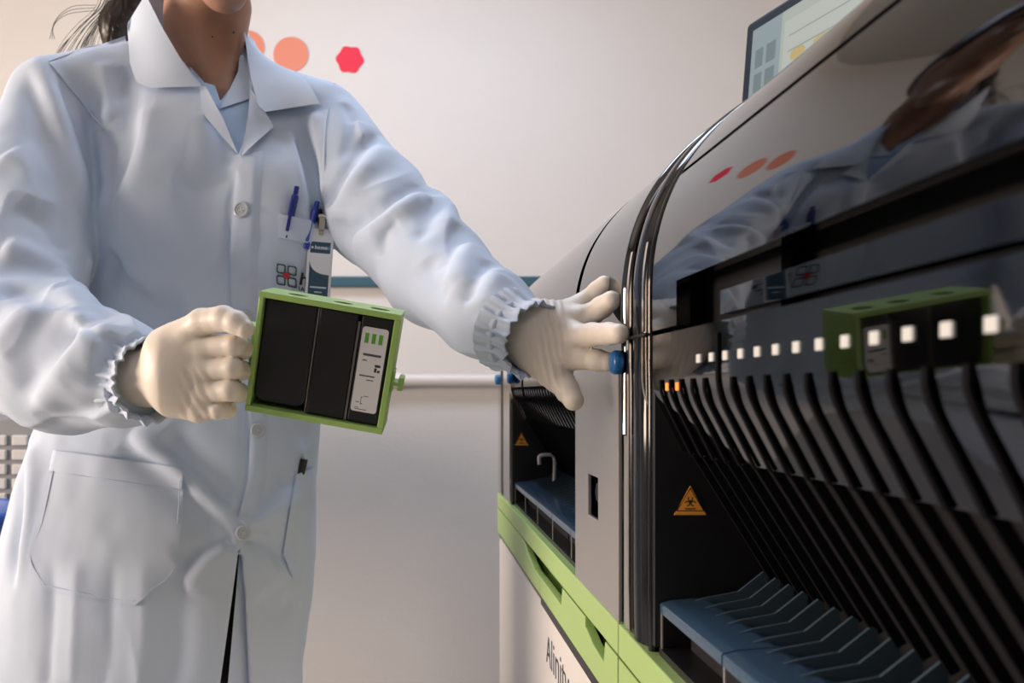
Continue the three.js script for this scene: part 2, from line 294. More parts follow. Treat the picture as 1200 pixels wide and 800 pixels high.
    part('latch', [cyl(V(0.243, yy(-0.126), -0.972), V(0.262, yy(-0.126), -0.972), 0.012), cyl(V(0.25, yy(-0.15), -0.966), V(0.25, yy(-0.128), -0.966), 0.004)], M.steelDark, g);
    part('column_cap', skin(lidBetween(0.036, 0.3845), 0.012, zOpen1 + 0.0045, z1 - 0.0045), M.gloss, g, 'glossy curved column cap');
    part('white_hook', tube([V(0.290, yy(-0.155), -1.66), V(0.290, yy(-0.138), -1.66), V(0.296, yy(-0.135), -1.66), V(0.318, yy(-0.135), -1.66), V(0.322, yy(-0.141), -1.66), V(0.322, yy(-0.196), -1.66)], 0.004), M.cabinetWhite, g, 'small white bent hook');
  }
  // blue knobs on the post
  for (const z of near ? [z0 + 0.009] : [z0 + 0.02, zOpen0 + 0.03]) {
    const kb = part('knob', new THREE.LatheGeometry(v2([[0, 0], [0.0105, 0], [0.0132, 0.002], [0.0132, 0.008], [0.0115, 0.0112], [0.007, 0.0125], [0, 0.0127]]), 28), M.blueKnob, g, 'round blue knob'); kb.userData.own = true;
    kb.rotation.z = Math.PI / 2; kb.position.set(near ? 0.2355 : 0.238, yy(0.033), z);
  }
  // indicator lights in the lower cover
  if (near) {
    const led = mat(lin(0.3, 0.29, 0.28), 0.5, { emissive: 0xfff2e2, emissiveIntensity: 0.4 }), amber = mat(lin(0.9, 0.3, 0.05), 0.4, { emissive: 0xff5a10, emissiveIntensity: 1.6 });
    for (let z = zOpen0 + 0.117, i = 0; z < -0.05; z += 0.0262, i++) part('indicator_light', rbox(0.2392, 0.2407, yy(0.0245), yy(0.0315), z - 0.0035, z + 0.0035, 0.0006, 2), led, g, 'small white indicator light');
    for (const z of [-0.704, -0.678]) part('indicator_light', rbox(0.2392, 0.2407, yy(0.002), yy(0.009), z - 0.003, z + 0.003, 0.0006, 2), amber, g, 'small amber indicator light');
  }
  // green ledge and drawers
  part('green_ledge', extrudeX([[z0, -0.2895], [z1 - 0.002, -0.2895], [z1 - 0.002, -0.2545], [z0, -0.2545]], [], 0.2345, 0.256, 0.0015), M.green, g, 'green ledge below the loading trays');
  part('base_core', box(0.29, XB, yy(-0.372), yy(-0.25), z0 + 0.002, z1 - 0.003), M.blackMatte, g);
  const mid = z0 + 0.616;
  const drawers = [[z0, mid - 0.0015, z0 + 0.44, mid - 0.0015], [mid + 0.0015, z1 - 0.0025, mid + 0.0015, mid + 0.19], ];
  const cut = (a, b, c0, c1, left) => {     // drawer front outline with a notch in its upper edge
    const T = -0.2925, B = -0.352, D = -0.3215;
    const o = [[a, B], [b, B]];
    if (left === 0) o.push([b, D], [b - 0.055, D], [c0 + 0.035, D + 0.014], [c0, T + 0.0], [a, T]);
    if (left === 1) o.push([b, T], [c1, T], [c1 - 0.008, D], [a, D]);
    if (left === 2) o.push([b, T], [c1, T], [c1 - 0.005, D + 0.004], [c0 + 0.05, D], [c0, -0.306], [c0, T], [a, T]);
    return o;
  };
  const f1 = part('drawer', extrudeX(cut(z0, mid - 0.0015, z0 + 0.44, 0, 0), [], 0.2345, 0.2475, 0.0012), M.green, g, 'green drawer front with a notched grip');
  const mid2 = z0 + 0.895;
  const f2 = part('drawer', extrudeX([[mid + 0.0015, -0.352], [z1 - 0.003, -0.352], [z1 - 0.003, -0.2925], [z1 - 0.055, -0.2925], [z1 - 0.062, -0.319], [z1 - 0.115, -0.315], [z1 - 0.155, -0.305], [z1 - 0.155, -0.2925], [mid + 0.19, -0.2925], [mid + 0.182, -0.3205], [mid + 0.0015, -0.3205]], [], 0.2345, 0.2475, 0.0012), M.green, g, 'green drawer front with two notched grips');
  part('grip_recess', [box(0.262, 0.270, yy(-0.352), yy(-0.29), z0 + 0.42, mid + 0.2), box(0.262, 0.270, yy(-0.352), yy(-0.29), z1 - 0.17, z1 - 0.04)], M.green, g, 'green drawer grip recess');
  part('dark_band', [box(0.2365, 0.26, yy(-0.3685), yy(-0.3535), mid - 0.002, z1 - 0.002), box(0.2385, 0.26, yy(-0.3625), yy(-0.3535), z0 + 0.004, mid - 0.002)], M.blackSatin, g);
  // white cabinet below, standing on the floor
  const cab = [[0.2395, -0.3695], [0.2395, -EYE + 0.09]];
  part('cabinet_panel', rbox(0.2385, 0.30, FL + 0.09, yy(-0.3645), z0, mid - 0.0015, 0.012), M.cabinetWhite, g, 'white cabinet panel');
  part('cabinet_door', rbox(0.2365, 0.30, FL + 0.09, yy(-0.3695), mid + 0.0015, z1 - 0.002, 0.003), M.cabinetWhite, g, 'white cabinet door');
  part('cabinet_body', box(0.29, XB, FL + 0.06, yy(-0.37), z0 + 0.003, z1 - 0.003), M.cabinetWhite, g);
  for (const [x, z] of [[0.33, z0 + 0.08], [0.9, z0 + 0.08], [0.33, z1 - 0.08], [0.9, z1 - 0.08]]) part('foot', cyl(V(x, FL, z), V(x, FL + 0.07, z), 0.025), M.blackSatin, g);
  return g;
}
const FAR = analyzer('farther glossy black laboratory analyzer with a satin grey side panel and a lettered white door', -1.955, -1.955, -1.735, -1.078, -0.8475, false);
const NEAR = analyzer('closer glossy black laboratory analyzer mirroring the person in its lid and window', -0.845, -0.845, -0.746, 0.28, 0.30, true);
{
  const font = await new FontLoader().loadAsync('fonts/droid/droid_sans_regular.typeface.json');
  const t = new TextGeometry('Alinity', { font, size: 0.0455, depth: 0.0004, curveSegments: 5 });
  t.applyMatrix4(new THREE.Matrix4().makeBasis(V(0, 0, 1), V(0, 1, 0), V(-1, 0, 0)));
  const m = part('lettering', t, mat(lin(0.03, 0.045, 0.07), 0.5), FAR, 'dark lettering on the white door'); m.userData.own = true; m.position.set(0.2362, yy(-0.4485), -1.285); fit(FAR); fit(NEAR);
}
// ------------------------------------------------------------------ monitor on the analyzers
{
  const bx = 0.568, bz = -0.93, by = EYE + 0.298;
  const o = thing('monitor', 'dark-framed touch monitor standing above the analyzer lids', 'monitor', [bx, by, bz]);
  const W = 0.33, Hh = 0.215, turn = -Math.PI / 2 + 0.29, tilt = -0.09;
  const place = (g) => g.applyMatrix4(new THREE.Matrix4().makeRotationFromEuler(new THREE.Euler(tilt, turn, 0, 'YXZ')).setPosition(-0.055, 0.012, 0));
  const scr = canvasTexture(512, 340, (c, w, h) => {
    c.fillStyle = '#a3aaa2'; c.fillRect(0, 0, w, h); c.fillStyle = '#84959a'; c.fillRect(0, 0, 95, h);
    c.fillStyle = '#63757b'; for (let j = 0; j < 4; j++) { c.fillRect(14, 60 + j * 66, 26, 50); c.fillRect(50, 60 + j * 66, 30, 50); }
    c.fillStyle = '#afb5ad'; c.fillRect(105, 30, w - 120, 210);
    for (const x of [150, 215, 300, 380]) { c.fillStyle = '#b9a266'; c.beginPath(); c.ellipse(x, 128, 22, 16, 0, 0, 7); c.fill(); }
    c.fillStyle = '#8a968f'; for (let j = 0; j < 3; j++) c.fillRect(120, 70 + j * 40, 330, 4);
  });
  part('housing', place(rbox(-W / 2, W / 2, 0, Hh, -0.025, 0, 0.008, 4)), mat(lin(0.012, 0.02, 0.032), 0.7, { specularIntensity: 0.4 }), o, 'dark blue-grey monitor housing');
  part('screen', place(new THREE.PlaneGeometry(W - 0.036, Hh - 0.036).translate(0, Hh / 2, 0.0006)), mat(lin(0.02, 0.02, 0.02), 0.35, { emissive: 0xffffff, emissiveMap: scr, emissiveIntensity: 0.8 }), o, 'lit screen with menu tiles and amber marks');
  part('stand', [cyl(V(0.02, 0, 0), V(0.0, 0.09, 0), 0.014), cyl(V(0.02, 0, 0), V(0.02, 0.01, 0), 0.055)], M.blackSatin, o);
}
// ------------------------------------------------------------------ bench with instrument at the edge of the room
{
  const b = thing('workbench', 'low white workbench against the wall behind the person', 'bench', [-1.25, 0, -2.0]);
  part('worktop', rbox(-0.55, 0.45, 0.70, 0.73, -0.5, 0.3, 0.005), mat(lin(0.45, 0.46, 0.47), 0.4), b);
  for (const x of [-0.5, 0.4]) for (const z of [-0.45, 0.25]) part('leg', box(x - 0.02, x + 0.02, 0, 0.70, z - 0.02, z + 0.02), M.trim, b);
  const i = thing('benchtop_instrument', 'grey benchtop instrument with rows of white keys on the workbench', 'instrument', [-1.03, 0.73, -1.95]);
  part('housing', extrudeXY([[-0.18, 0], [0.24, 0], [0.24, 0.2], [0.1, 0.29], [-0.18, 0.29]]), mat(lin(0.24, 0.25, 0.26), 0.5), i, 'grey housing');
  part('key_panel', box(-0.245, 0.205, 0.012, 0.185, 0.241, 0.244), mat(lin(0.34, 0.36, 0.36), 0.5), i);
  for (let r = 0; r < 5; r++) for (let c = 0; c < 9; c++) part('key', rbox(-0.225 + c * 0.048, -0.19 + c * 0.048, 0.025 + r * 0.032, 0.048 + r * 0.032, 0.242, 0.252, 0.003, 2), mat(lin(0.6, 0.6, 0.58), 0.5), i);
  const w = thing('waste_bin', 'blue plastic waste bin beside the workbench', 'bin', [-0.93, 0, -1.49]);
  part('bin', new THREE.LatheGeometry(v2([[0, 0.002], [0.13, 0.002], [0.17, 0.755], [0.178, 0.755], [0.178, 0.77], [0.163, 0.77], [0.125, 0.02], [0, 0.02]]), 36), mat(lin(0.02, 0.10, 0.42), 0.45), w);
  part('rim', new THREE.TorusGeometry(0.171, 0.008, 10, 40).rotateX(Math.PI / 2).translate(0, 0.765, 0), mat(lin(0.02, 0.10, 0.42), 0.4), w);
}
function extrudeXY(zy) { const g = new THREE.ExtrudeGeometry(new THREE.Shape(v2(zy)), { depth: 0.46, bevelEnabled: true, bevelSize: 0.006, bevelThickness: 0.006, bevelSegments: 2 }); g.applyMatrix4(new THREE.Matrix4().makeBasis(V(0, 0, 1), V(0, 1, 0), V(-1, 0, 0))); g.translate(0.21, 0.006, 0); return g; }
// ------------------------------------------------------------------ sculpting tools: distance fields and a mesher
const smin = (a, b, k) => { const h = Math.max(k - Math.abs(a - b), 0) / k; return Math.min(a, b) - h * h * k * 0.25; };
const smax = (a, b, k) => -smin(-a, -b, k);
function capsule(a, b, ra, rb, flat = 1, axis = null) {     // tapered, optionally flattened along an axis
  const bax = b.x - a.x, bay = b.y - a.y, baz = b.z - a.z, L = bax * bax + bay * bay + baz * baz || 1e-9;
  return (x, y, z) => {
    let px = x - a.x, py = y - a.y, pz = z - a.z; const t = clamp((px * bax + py * bay + pz * baz) / L);
    px -= bax * t; py -= bay * t; pz -= baz * t;
    if (axis) { const q = (px * axis.x + py * axis.y + pz * axis.z) * (flat - 1); px += axis.x * q; py += axis.y * q; pz += axis.z * q; }
    return Math.sqrt(px * px + py * py + pz * pz) - (ra + (rb - ra) * t);
  };
}
function ellipsoid(c, rx, ry, rz) { const m = Math.min(rx, ry, rz); return (x, y, z) => { const a = (x - c.x) / rx, b = (y - c.y) / ry, d = (z - c.z) / rz, k = Math.sqrt(a * a + b * b + d * d), g = Math.sqrt(a * a / (rx * rx) + b * b / (ry * ry) + d * d / (rz * rz)) || 1 / m; return k * (k - 1) / g; }; }
function stack(rows, pw = 2.3) {     // rows: [y, cx, cz, a, b] from low to high: a body of oval sections
  return (x, y, z) => {
    let i = 0; while (i < rows.length - 2 && y > rows[i + 1][0]) i++;
    const A = rows[Math.max(0, i - 1)], B = rows[i], C = rows[i + 1], D = rows[Math.min(rows.length - 1, i + 2)], t = clamp((y - B[0]) / (C[0] - B[0]));
    const q = (k) => { const m0 = (C[k] - A[k]) / (C[0] - A[0] || 1) * (C[0] - B[0]), m1 = (D[k] - B[k]) / (D[0] - B[0] || 1) * (C[0] - B[0]), t2 = t * t, t3 = t2 * t; return (2 * t3 - 3 * t2 + 1) * B[k] + (t3 - 2 * t2 + t) * m0 + (-2 * t3 + 3 * t2) * C[k] + (t3 - t2) * m1; };
    const a = q(3), b = q(4), dx = Math.abs(x - q(1)) / a, dz = Math.abs(z - q(2)) / b;
    const r = Math.pow(Math.pow(dx, pw) + Math.pow(dz, pw), 1 / pw), side = (r - 1) * Math.min(a, b) * (r > 1 ? 1 : 1);
    return Math.max(side, rows[0][0] - y, y - rows[rows.length - 1][0]);
  };
}
function gradient(f, x, y, z, e = 0.0012) { const gx = f(x + e, y, z) - f(x - e, y, z), gy = f(x, y + e, z) - f(x, y - e, z), gz = f(x, y, z + e) - f(x, y, z - e), l = Math.hypot(gx, gy, gz) || 1; return [gx / l, gy / l, gz / l]; }
function sculpt(f, lo, hi, cell, refine = 2) {
  const nx = Math.ceil((hi.x - lo.x) / cell) + 1, ny = Math.ceil((hi.y - lo.y) / cell) + 1, nz = Math.ceil((hi.z - lo.z) / cell) + 1, val = new Float32Array(nx * ny * nz), BL = 8;
  for (let bk = 0; bk < nz; bk += BL) for (let bj = 0; bj < ny; bj += BL) for (let bi = 0; bi < nx; bi += BL) {
    const c = f(lo.x + (bi + BL / 2) * cell, lo.y + (bj + BL / 2) * cell, lo.z + (bk + BL / 2) * cell), far = Math.abs(c) > cell * BL * 1.15;
    for (let k = bk; k < Math.min(nz, bk + BL); k++) for (let j = bj; j < Math.min(ny, bj + BL); j++) for (let i = bi; i < Math.min(nx, bi + BL); i++) val[(k * ny + j) * nx + i] = far ? c : f(lo.x + i * cell, lo.y + j * cell, lo.z + k * cell);
  }
  const id = new Int32Array(nx * ny * nz).fill(-1), pos = [], at3 = (i, j, k) => val[(k * ny + j) * nx + i];
  const E = [[0, 1], [2, 3], [4, 5], [6, 7], [0, 2], [1, 3], [4, 6], [5, 7], [0, 4], [1, 5], [2, 6], [3, 7]], w = new Float32Array(8);
  for (let k = 0; k < nz - 1; k++) for (let j = 0; j < ny - 1; j++) for (let i = 0; i < nx - 1; i++) {
    let m = 0; for (let c = 0; c < 8; c++) { w[c] = at3(i + (c & 1), j + ((c >> 1) & 1), k + (c >> 2)); if (w[c] < 0) m |= 1 << c; }
    if (m === 0 || m === 255) continue;
    let x = 0, y = 0, z = 0, n = 0;
    for (const [a, b] of E) if ((w[a] < 0) !== (w[b] < 0)) { const t = w[a] / (w[a] - w[b]); x += (a & 1) + ((b & 1) - (a & 1)) * t; y += ((a >> 1) & 1) + (((b >> 1) & 1) - ((a >> 1) & 1)) * t; z += (a >> 2) + ((b >> 2) - (a >> 2)) * t; n++; }
    let X = lo.x + (i + x / n) * cell, Y = lo.y + (j + y / n) * cell, Z = lo.z + (k + z / n) * cell;
    for (let s = 0; s < refine; s++) { const d = clamp(f(X, Y, Z), -cell * 0.6, cell * 0.6), g = gradient(f, X, Y, Z); X -= g[0] * d * 0.8; Y -= g[1] * d * 0.8; Z -= g[2] * d * 0.8; }
    id[(k * ny + j) * nx + i] = pos.length / 3; pos.push(X, Y, Z);
  }
  const idx = [], quad = (a, b, c, d, flip) => { if (a < 0 || b < 0 || c < 0 || d < 0) return; if (flip) idx.push(a, c, b, a, d, c); else idx.push(a, b, c, a, c, d); }, q = (i, j, k) => id[(k * ny + j) * nx + i];
  for (let k = 1; k < nz - 1; k++) for (let j = 1; j < ny - 1; j++) for (let i = 1; i < nx - 1; i++) {
    const a = at3(i, j, k) < 0;
    if (a !== at3(i + 1, j, k) < 0) quad(q(i, j - 1, k - 1), q(i, j, k - 1), q(i, j, k), q(i, j - 1, k), !a);
    if (a !== at3(i, j + 1, k) < 0) quad(q(i - 1, j, k - 1), q(i - 1, j, k), q(i, j, k), q(i, j, k - 1), !a);
    if (a !== at3(i, j, k + 1) < 0) quad(q(i - 1, j - 1, k), q(i, j - 1, k), q(i, j, k), q(i - 1, j, k), !a);
  }
  const g = new THREE.BufferGeometry(); g.setAttribute('position', new THREE.Float32BufferAttribute(pos, 3)); g.setIndex(idx); return g;
}
function finish(g) {
  const p = g.attributes.position, uv = new Float32Array(p.count * 2);
  for (let i = 0; i < p.count; i++) { uv[2 * i] = p.getX(i) + 0.4 * p.getZ(i); uv[2 * i + 1] = p.getY(i) + 0.3 * p.getZ(i); }
  g.setAttribute('uv', new THREE.BufferAttribute(uv, 2)); g.computeVertexNormals(); return g;
}
function inPolygon(poly) {      // signed distance to a polygon, negative inside
  return (x, y) => { let d = Infinity, s = 1; for (let i = 0, j = poly.length - 1; i < poly.length; j = i++) { const [ax, ay] = poly[i], [bx, by] = poly[j], ex = bx - ax, ey = by - ay, wx = x - ax, wy = y - ay, t = clamp((wx * ex + wy * ey) / (ex * ex + ey * ey)), qx = wx - ex * t, qy = wy - ey * t; d = Math.min(d, qx * qx + qy * qy); const c1 = y >= ay, c2 = y < by, c3 = ex * wy > ey * wx; if ((c1 && c2 && c3) || (!c1 && !c2 && !c3)) s = -s; } return s * Math.sqrt(d); };
}
const hitsFrom = (f) => (u, v, guess = 0.6) => {         // first point of a surface seen along a line of sight
  const d0 = V((u - PX) / FOCAL, -(v - PY) / FOCAL, -1), L = d0.length(); d0.divideScalar(L); let t = guess * L, best = 1e9, bt = t;
  for (let i = 0; i < 200; i++) { const d = f(d0.x * t, EYE + d0.y * t, d0.z * t); if (Math.abs(d) < best) { best = Math.abs(d); bt = t; } t += Math.max(d * 0.7, d > 0 ? 2e-5 : -1); if (Math.abs(d) < 2e-5 || t > 2.2) break; }
  t = bt; const hit = V(d0.x * t, EYE + d0.y * t, d0.z * t); hit.miss = best > 0.0015; return hit;
};

// ------------------------------------------------------------------ the person in the lab coat
const person = thing('person', 'person in a pale blue lab coat and cream gloves holding a green cartridge', 'person', [0, 0, 0]);
const yPix = (v, d = 1.1) => EYE - (v - PY) * d / FOCAL, xPix = (u, d = 1.1) => (u - PX) * d / FOCAL;
const row = (v, l, r, b, d = 1.12) => [yPix(v), (xPix(l) + xPix(r)) / 2, -d, (xPix(r) - xPix(l)) / 2, b];
const coatTorso = stack([
  [0.34, -0.375, -1.13, 0.235, 0.165], row(800, -18, 348, 0.158), row(690, -4, 364, 0.152), row(620, 8, 367, 0.145), row(545, 26, 368, 0.132, 1.125),
  row(470, 52, 374, 0.122, 1.13), row(390, 84, 380, 0.122, 1.13), row(300, 104, 386, 0.13, 1.125), row(220, 108, 384, 0.13, 1.125), row(160, 104, 376, 0.115, 1.13), row(115, 118, 352, 0.088, 1.14), row(82, 160, 306, 0.066, 1.15), row(58, 178, 292, 0.055, 1.155), row(30, 184, 288, 0.05, 1.155)]);
const shoulders = [capsule(at(172, 86, 1.14), at(68, 118, 1.125), 0.046, 0.062), capsule(at(292, 104, 1.14), at(372, 146, 1.12), 0.044, 0.060)];
const sleeveA = [capsule(at(62, 124, 1.12), at(40, 240, 1.04), 0.064, 0.084), capsule(at(40, 240, 1.04), at(14, 390, 0.91), 0.084, 0.083), capsule(at(14, 398, 0.90), at(82, 424, 0.80), 0.083, 0.073), capsule(at(82, 424, 0.80), at(146, 440, 0.715), 0.073, 0.049), capsule(at(146, 440, 0.715), at(168, 444, 0.69), 0.049, 0.036)];
const sleeveB = [capsule(at(380, 152, 1.12), at(440, 246, 1.02), 0.062, 0.069), capsule(at(440, 246, 1.02), at(516, 323, 0.88), 0.069, 0.0575), capsule(at(516, 323, 0.88), at(572, 366, 0.76), 0.0575, 0.042), capsule(at(572, 366, 0.76), at(607, 390, 0.695), 0.042, 0.032)];
const bust = [ellipsoid(at(192, 262, 1.03), 0.075, 0.085, 0.055), ellipsoid(at(328, 262, 1.03), 0.07, 0.085, 0.055)];
const coatSolid = (x, y, z) => {
  let d = x > 0.02 ? 1 : coatTorso(x, y, z);
  if (y > 1.08 && x < 0.02) { d = smin(d, bust[0](x, y, z), 0.05); d = smin(d, bust[1](x, y, z), 0.05); d = smin(d, shoulders[0](x, y, z), 0.05); d = smin(d, shoulders[1](x, y, z), 0.05); }
  if (y < 0.84) return d;
  let a = sleeveA[0](x, y, z); for (let i = 1; i < sleeveA.length; i++) a = smin(a, sleeveA[i](x, y, z), 0.012);
  let b = sleeveB[0](x, y, z); for (let i = 1; i < sleeveB.length; i++) b = smin(b, sleeveB[i](x, y, z), 0.02);
  d = smin(d, a, 0.007); return smin(d, b, 0.010);
};
// folds: ridges (h > 0) and valleys (h < 0) running along curves on the cloth
const hitSolid = hitsFrom(coatSolid), folds = [];
function fold(px, w, h, side = 0) {
  const c = new THREE.CatmullRomCurve3(px.map(([u, v]) => hitSolid(u, v)).filter(Boolean)), P = c.getPoints(7);
  const bb = new THREE.Box3().setFromPoints(P).expandByScalar(w * 2.6); folds.push({ P, w, h, bb });
}
const FOLDS = [
  // sleeve reaching to the analyzer
  [[[384, 246], [409, 192], [444, 156]], 0.008, -0.011], [[[396, 262], [424, 205], [462, 176]], 0.012, 0.010],
  [[[386, 262], [409, 273], [440, 250], [466, 230], [494, 216]], 0.009, -0.014], [[[412, 288], [446, 268], [480, 240], [520, 234]], 0.013, 0.013],
  [[[494, 216], [506, 236], [500, 262], [488, 285]], 0.010, -0.006], [[[508, 218], [528, 240], [522, 272]], 0.011, 0.006],
  [[[448, 300], [452, 275], [470, 258]], 0.010, -0.005], [[[538, 262], [528, 292], [520, 316]], 0.010, -0.006], [[[556, 285], [540, 312], [528, 340]], 0.012, 0.006],
  [[[575, 305], [556, 330], [545, 358]], 0.009, -0.006], [[[590, 322], [572, 344], [565, 366]], 0.010, 0.005], [[[500, 300], [510, 330], [530, 352]], 0.012, -0.004],
  [[[440, 320], [480, 345], [520, 385]], 0.016, 0.004], [[[404, 120], [414, 150], [400, 190]], 0.007, -0.005], [[[418, 140], [430, 168]], 0.007, 0.004], [[[425, 155], [402, 215], [390, 240]], 0.006, -0.004],
  // sleeve of the hand with the cartridge
  [[[42, 66], [65, 120], [87, 195], [102, 258]], 0.012, 0.012], [[[30, 80], [48, 150], [66, 220], [78, 300]], 0.016, -0.008], [[[64, 90], [88, 140], [106, 190], [112, 240]], 0.009, -0.007],
  [[[126, 150], [124, 190], [121, 240], [108, 290]], 0.009, -0.018], [[[0, 292], [37, 302], [74, 328], [90, 362]], 0.013, 0.014], [[[-6, 342], [22, 336], [49, 346], [80, 372]], 0.010, -0.016],
  [[[40, 361], [20, 385], [-4, 412]], 0.010, 0.012], [[[40, 361], [75, 368], [104, 380]], 0.009, 0.010], [[[114, 390], [80, 430], [38, 482]], 0.013, 0.012], [[[96, 386], [66, 410], [20, 462]], 0.018, -0.009],
  [[[140, 395], [118, 425], [112, 460]], 0.012, -0.007], [[[128, 380], [116, 400], [104, 440]], 0.012, 0.007], [[[20, 240], [54, 262], [80, 300]], 0.012, -0.007], [[[2, 180], [30, 200], [48, 260]], 0.018, 0.006],
  [[[130, 470], [90, 488], [50, 496]], 0.012, -0.006],
  // chest and waist
  [[[276, 192], [269, 260], [267, 330], [273, 420], [290, 500], [288, 560], [275, 608]], 0.0045, -0.004], [[[278, 200], [240, 215], [200, 212]], 0.02, -0.004], [[[250, 130], [262, 165], [270, 200]], 0.012, -0.006], [[[140, 300], [125, 330], [118, 370]], 0.014, -0.008], [[[340, 400], [352, 470], [360, 530]], 0.014, -0.006],
  [[[142, 78], [150, 120], [142, 175], [128, 235]], 0.013, -0.017], [[[120, 70], [128, 110], [124, 150]], 0.010, 0.006], [[[170, 120], [168, 180], [150, 240]], 0.02, 0.005],
  [[[105, 320], [160, 350], [215, 378]], 0.018, -0.014], [[[102, 300], [150, 322], [190, 350]], 0.02, 0.006], [[[152, 506], [216, 554], [276, 612]], 0.013, 0.012], [[[190, 506], [232, 545], [274, 596]], 0.018, -0.010],
  [[[140, 520], [205, 575], [262, 624]], 0.016, -0.007], [[[284, 626], [312, 632], [345, 660]], 0.012, -0.008], [[[284, 620], [320, 600], [352, 575]], 0.013, 0.007], [[[284, 612], [315, 580], [345, 548]], 0.014, -0.006],
  [[[274, 626], [240, 640], [205, 665]], 0.014, -0.007], [[[272, 634], [240, 662], [215, 700]], 0.018, 0.006], [[[352, 150], [366, 220], [378, 270]], 0.007, -0.013], [[[340, 150], [352, 200], [360, 250]], 0.011, 0.006],
  [[[366, 130], [376, 180], [380, 240]], 0.007, 0.006], [[[62, 650], [58, 760], [54, 810]], 0.010, -0.0025], [[[90, 650], [86, 760], [84, 810]], 0.010, 0.0022], [[[132, 650], [128, 770], [124, 812]], 0.010, -0.002], [[[168, 650], [166, 770], [160, 812]], 0.011, 0.002],
  [[[20, 520], [24, 600], [16, 680]], 0.010, -0.014], [[[40, 520], [36, 590], [22, 680]], 0.010, 0.010], [[[210, 660], [208, 760], [196, 812]], 0.016, -0.006], [[[310, 690], [330, 720], [345, 700]], 0.016, -0.006], [[[262, 300], [300, 350], [320, 420]], 0.03, -0.004],
];
for (const f of FOLDS) fold(...f);
const foldCells = new Map(), FC = 0.04;
const foldsNear = (x, y, z) => {
  const i = Math.floor(x / FC), j = Math.floor(y / FC), k = Math.floor(z / FC), key = (i + 64) * 16384 + (j + 64) * 128 + (k + 64); let l = foldCells.get(key);
  if (!l) { const b = new THREE.Box3(V(i * FC, j * FC, k * FC), V(i * FC + FC, j * FC + FC, k * FC + FC)); l = folds.filter((f) => f.bb.intersectsBox(b)); foldCells.set(key, l); }
  return l;
};
const foldAt = (x, y, z) => {
  let s = 0;
  for (const { P, w, h, bb } of foldsNear(x, y, z)) {
    if (x < bb.min.x || x > bb.max.x || y < bb.min.y || y > bb.max.y || z < bb.min.z || z > bb.max.z) continue;
    let best = 1e9, bt = 0;
    for (let i = 0; i < P.length - 1; i++) { const a = P[i], b = P[i + 1], ex = b.x - a.x, ey = b.y - a.y, ez = b.z - a.z, t = clamp(((x - a.x) * ex + (y - a.y) * ey + (z - a.z) * ez) / (ex * ex + ey * ey + ez * ez)), qx = x - a.x - ex * t, qy = y - a.y - ey * t, qz = z - a.z - ez * t, d = qx * qx + qy * qy + qz * qz; if (d < best) { best = d; bt = (i + t) / (P.length - 1); } }
    s += 1.7 * h * Math.exp(-Math.pow(best / (w * w), 0.62)) * smooth(0, 0.18, bt) ** 0.7 * (1 - smooth(0.78, 1, bt) * 0.85);
  }
  // crumpled cloth: thin ridges running round the sleeves, long soft ones down the skirt
  const onA = y > 0.9 && x < -0.2 ? smooth(0.05, 0.0, Math.min(sleeveA[1](x, y, z), sleeveA[2](x, y, z), sleeveA[3](x, y, z))) * smooth(1.36, 1.26, y) : 0, onB = x > -0.1 ? smooth(-0.1, -0.02, x) : 0, on = Math.max(onA, onB);
  if (on > 0.01) { const wx = 0.6 * noise3(x * 9, y * 9, z * 9 + 4); const a = (onB > 0 ? (x - y) * 0.7 : x * 0.8 - y * 0.45) - z * 0.5, b = onB > 0 ? (x + y) * 0.7 : y * 0.8 + x * 0.4; const r = 1 - Math.abs(noise3(a * 17 + wx, b * 7 + wx, z * 6)); s += on * (onB > 0 ? 0.0034 : 0.0052) * (r ** 5 - 0.25); }
  if (y < 0.75) s += smooth(0.75, 0.62, y) * 0.0028 * (1 - Math.abs(noise3(x * 22 + 0.4 * noise3(x * 8, y * 5, 1), y * 2.2, z * 14))) ** 4;
  s += 0.0016 * noise3(x * 16 + 3, y * 9, z * 16) + 0.0008 * noise3(x * 45, y * 30 + 7, z * 45);
  return s;
};
// openings: neckline and the parted front below the last button
const toPix = (x, y, z) => [PX + x * FOCAL / -z, PY - (y - EYE) * FOCAL / -z];
const neckHole = inPolygon([[168, -20], [180, 14], [208, 62], [236, 100], [247, 140], [279, 183], [287, 160], [293, 108], [289, 60], [286, 20], [290, -20]]);
const frontSlit = inPolygon([[281, 634], [272, 700], [256, 815], [246, 900], [300, 900], [292, 815], [287, 700]]);
const cuffA = [at(171, 444.5, 0.685), at(182, 447, 0.67).sub(at(150, 440, 0.71)).normalize()], cuffB = [at(613, 394, 0.69), at(640, 402, 0.675).sub(at(590, 382, 0.72)).normalize()];
const beyond = ([c, n], x, y, z) => { const a = x - c.x, b = y - c.y, e = z - c.z; return a * a + b * b + e * e < 0.0081 ? a * n.x + b * n.y + e * n.z + 0.006 : -1; };
const coatField = (x, y, z) => {
  let d = coatSolid(x, y, z);
  if (d < 0.04) {
    if (d > -0.035) d -= foldAt(x, y, z);
    d = Math.max(d, beyond(cuffA, x, y, z), beyond(cuffB, x, y, z));
    const [u, v] = toPix(x, y, z);
    if (z > -1.16 && v < 200) d = Math.max(d, -Math.max(neckHole(u, v) * 0.00115, -1.15 - z));
    if (v > 600) d = Math.max(d, -Math.max(frontSlit(u, v) * 0.0011, -1.035 - z));
  }
  return d;
};
const coat = part('lab_coat', finish(sculpt(coatField, V(-0.70, 0.345, -1.34), V(0.165, 1.53, -0.62), 0.0034, 1)), M.coat, person, 'pale blue long-sleeved lab coat');
const hitCoat = hitsFrom((x, y, z) => { const d = coatSolid(x, y, z); return d < 0.05 ? d - foldAt(x, y, z) : d; });
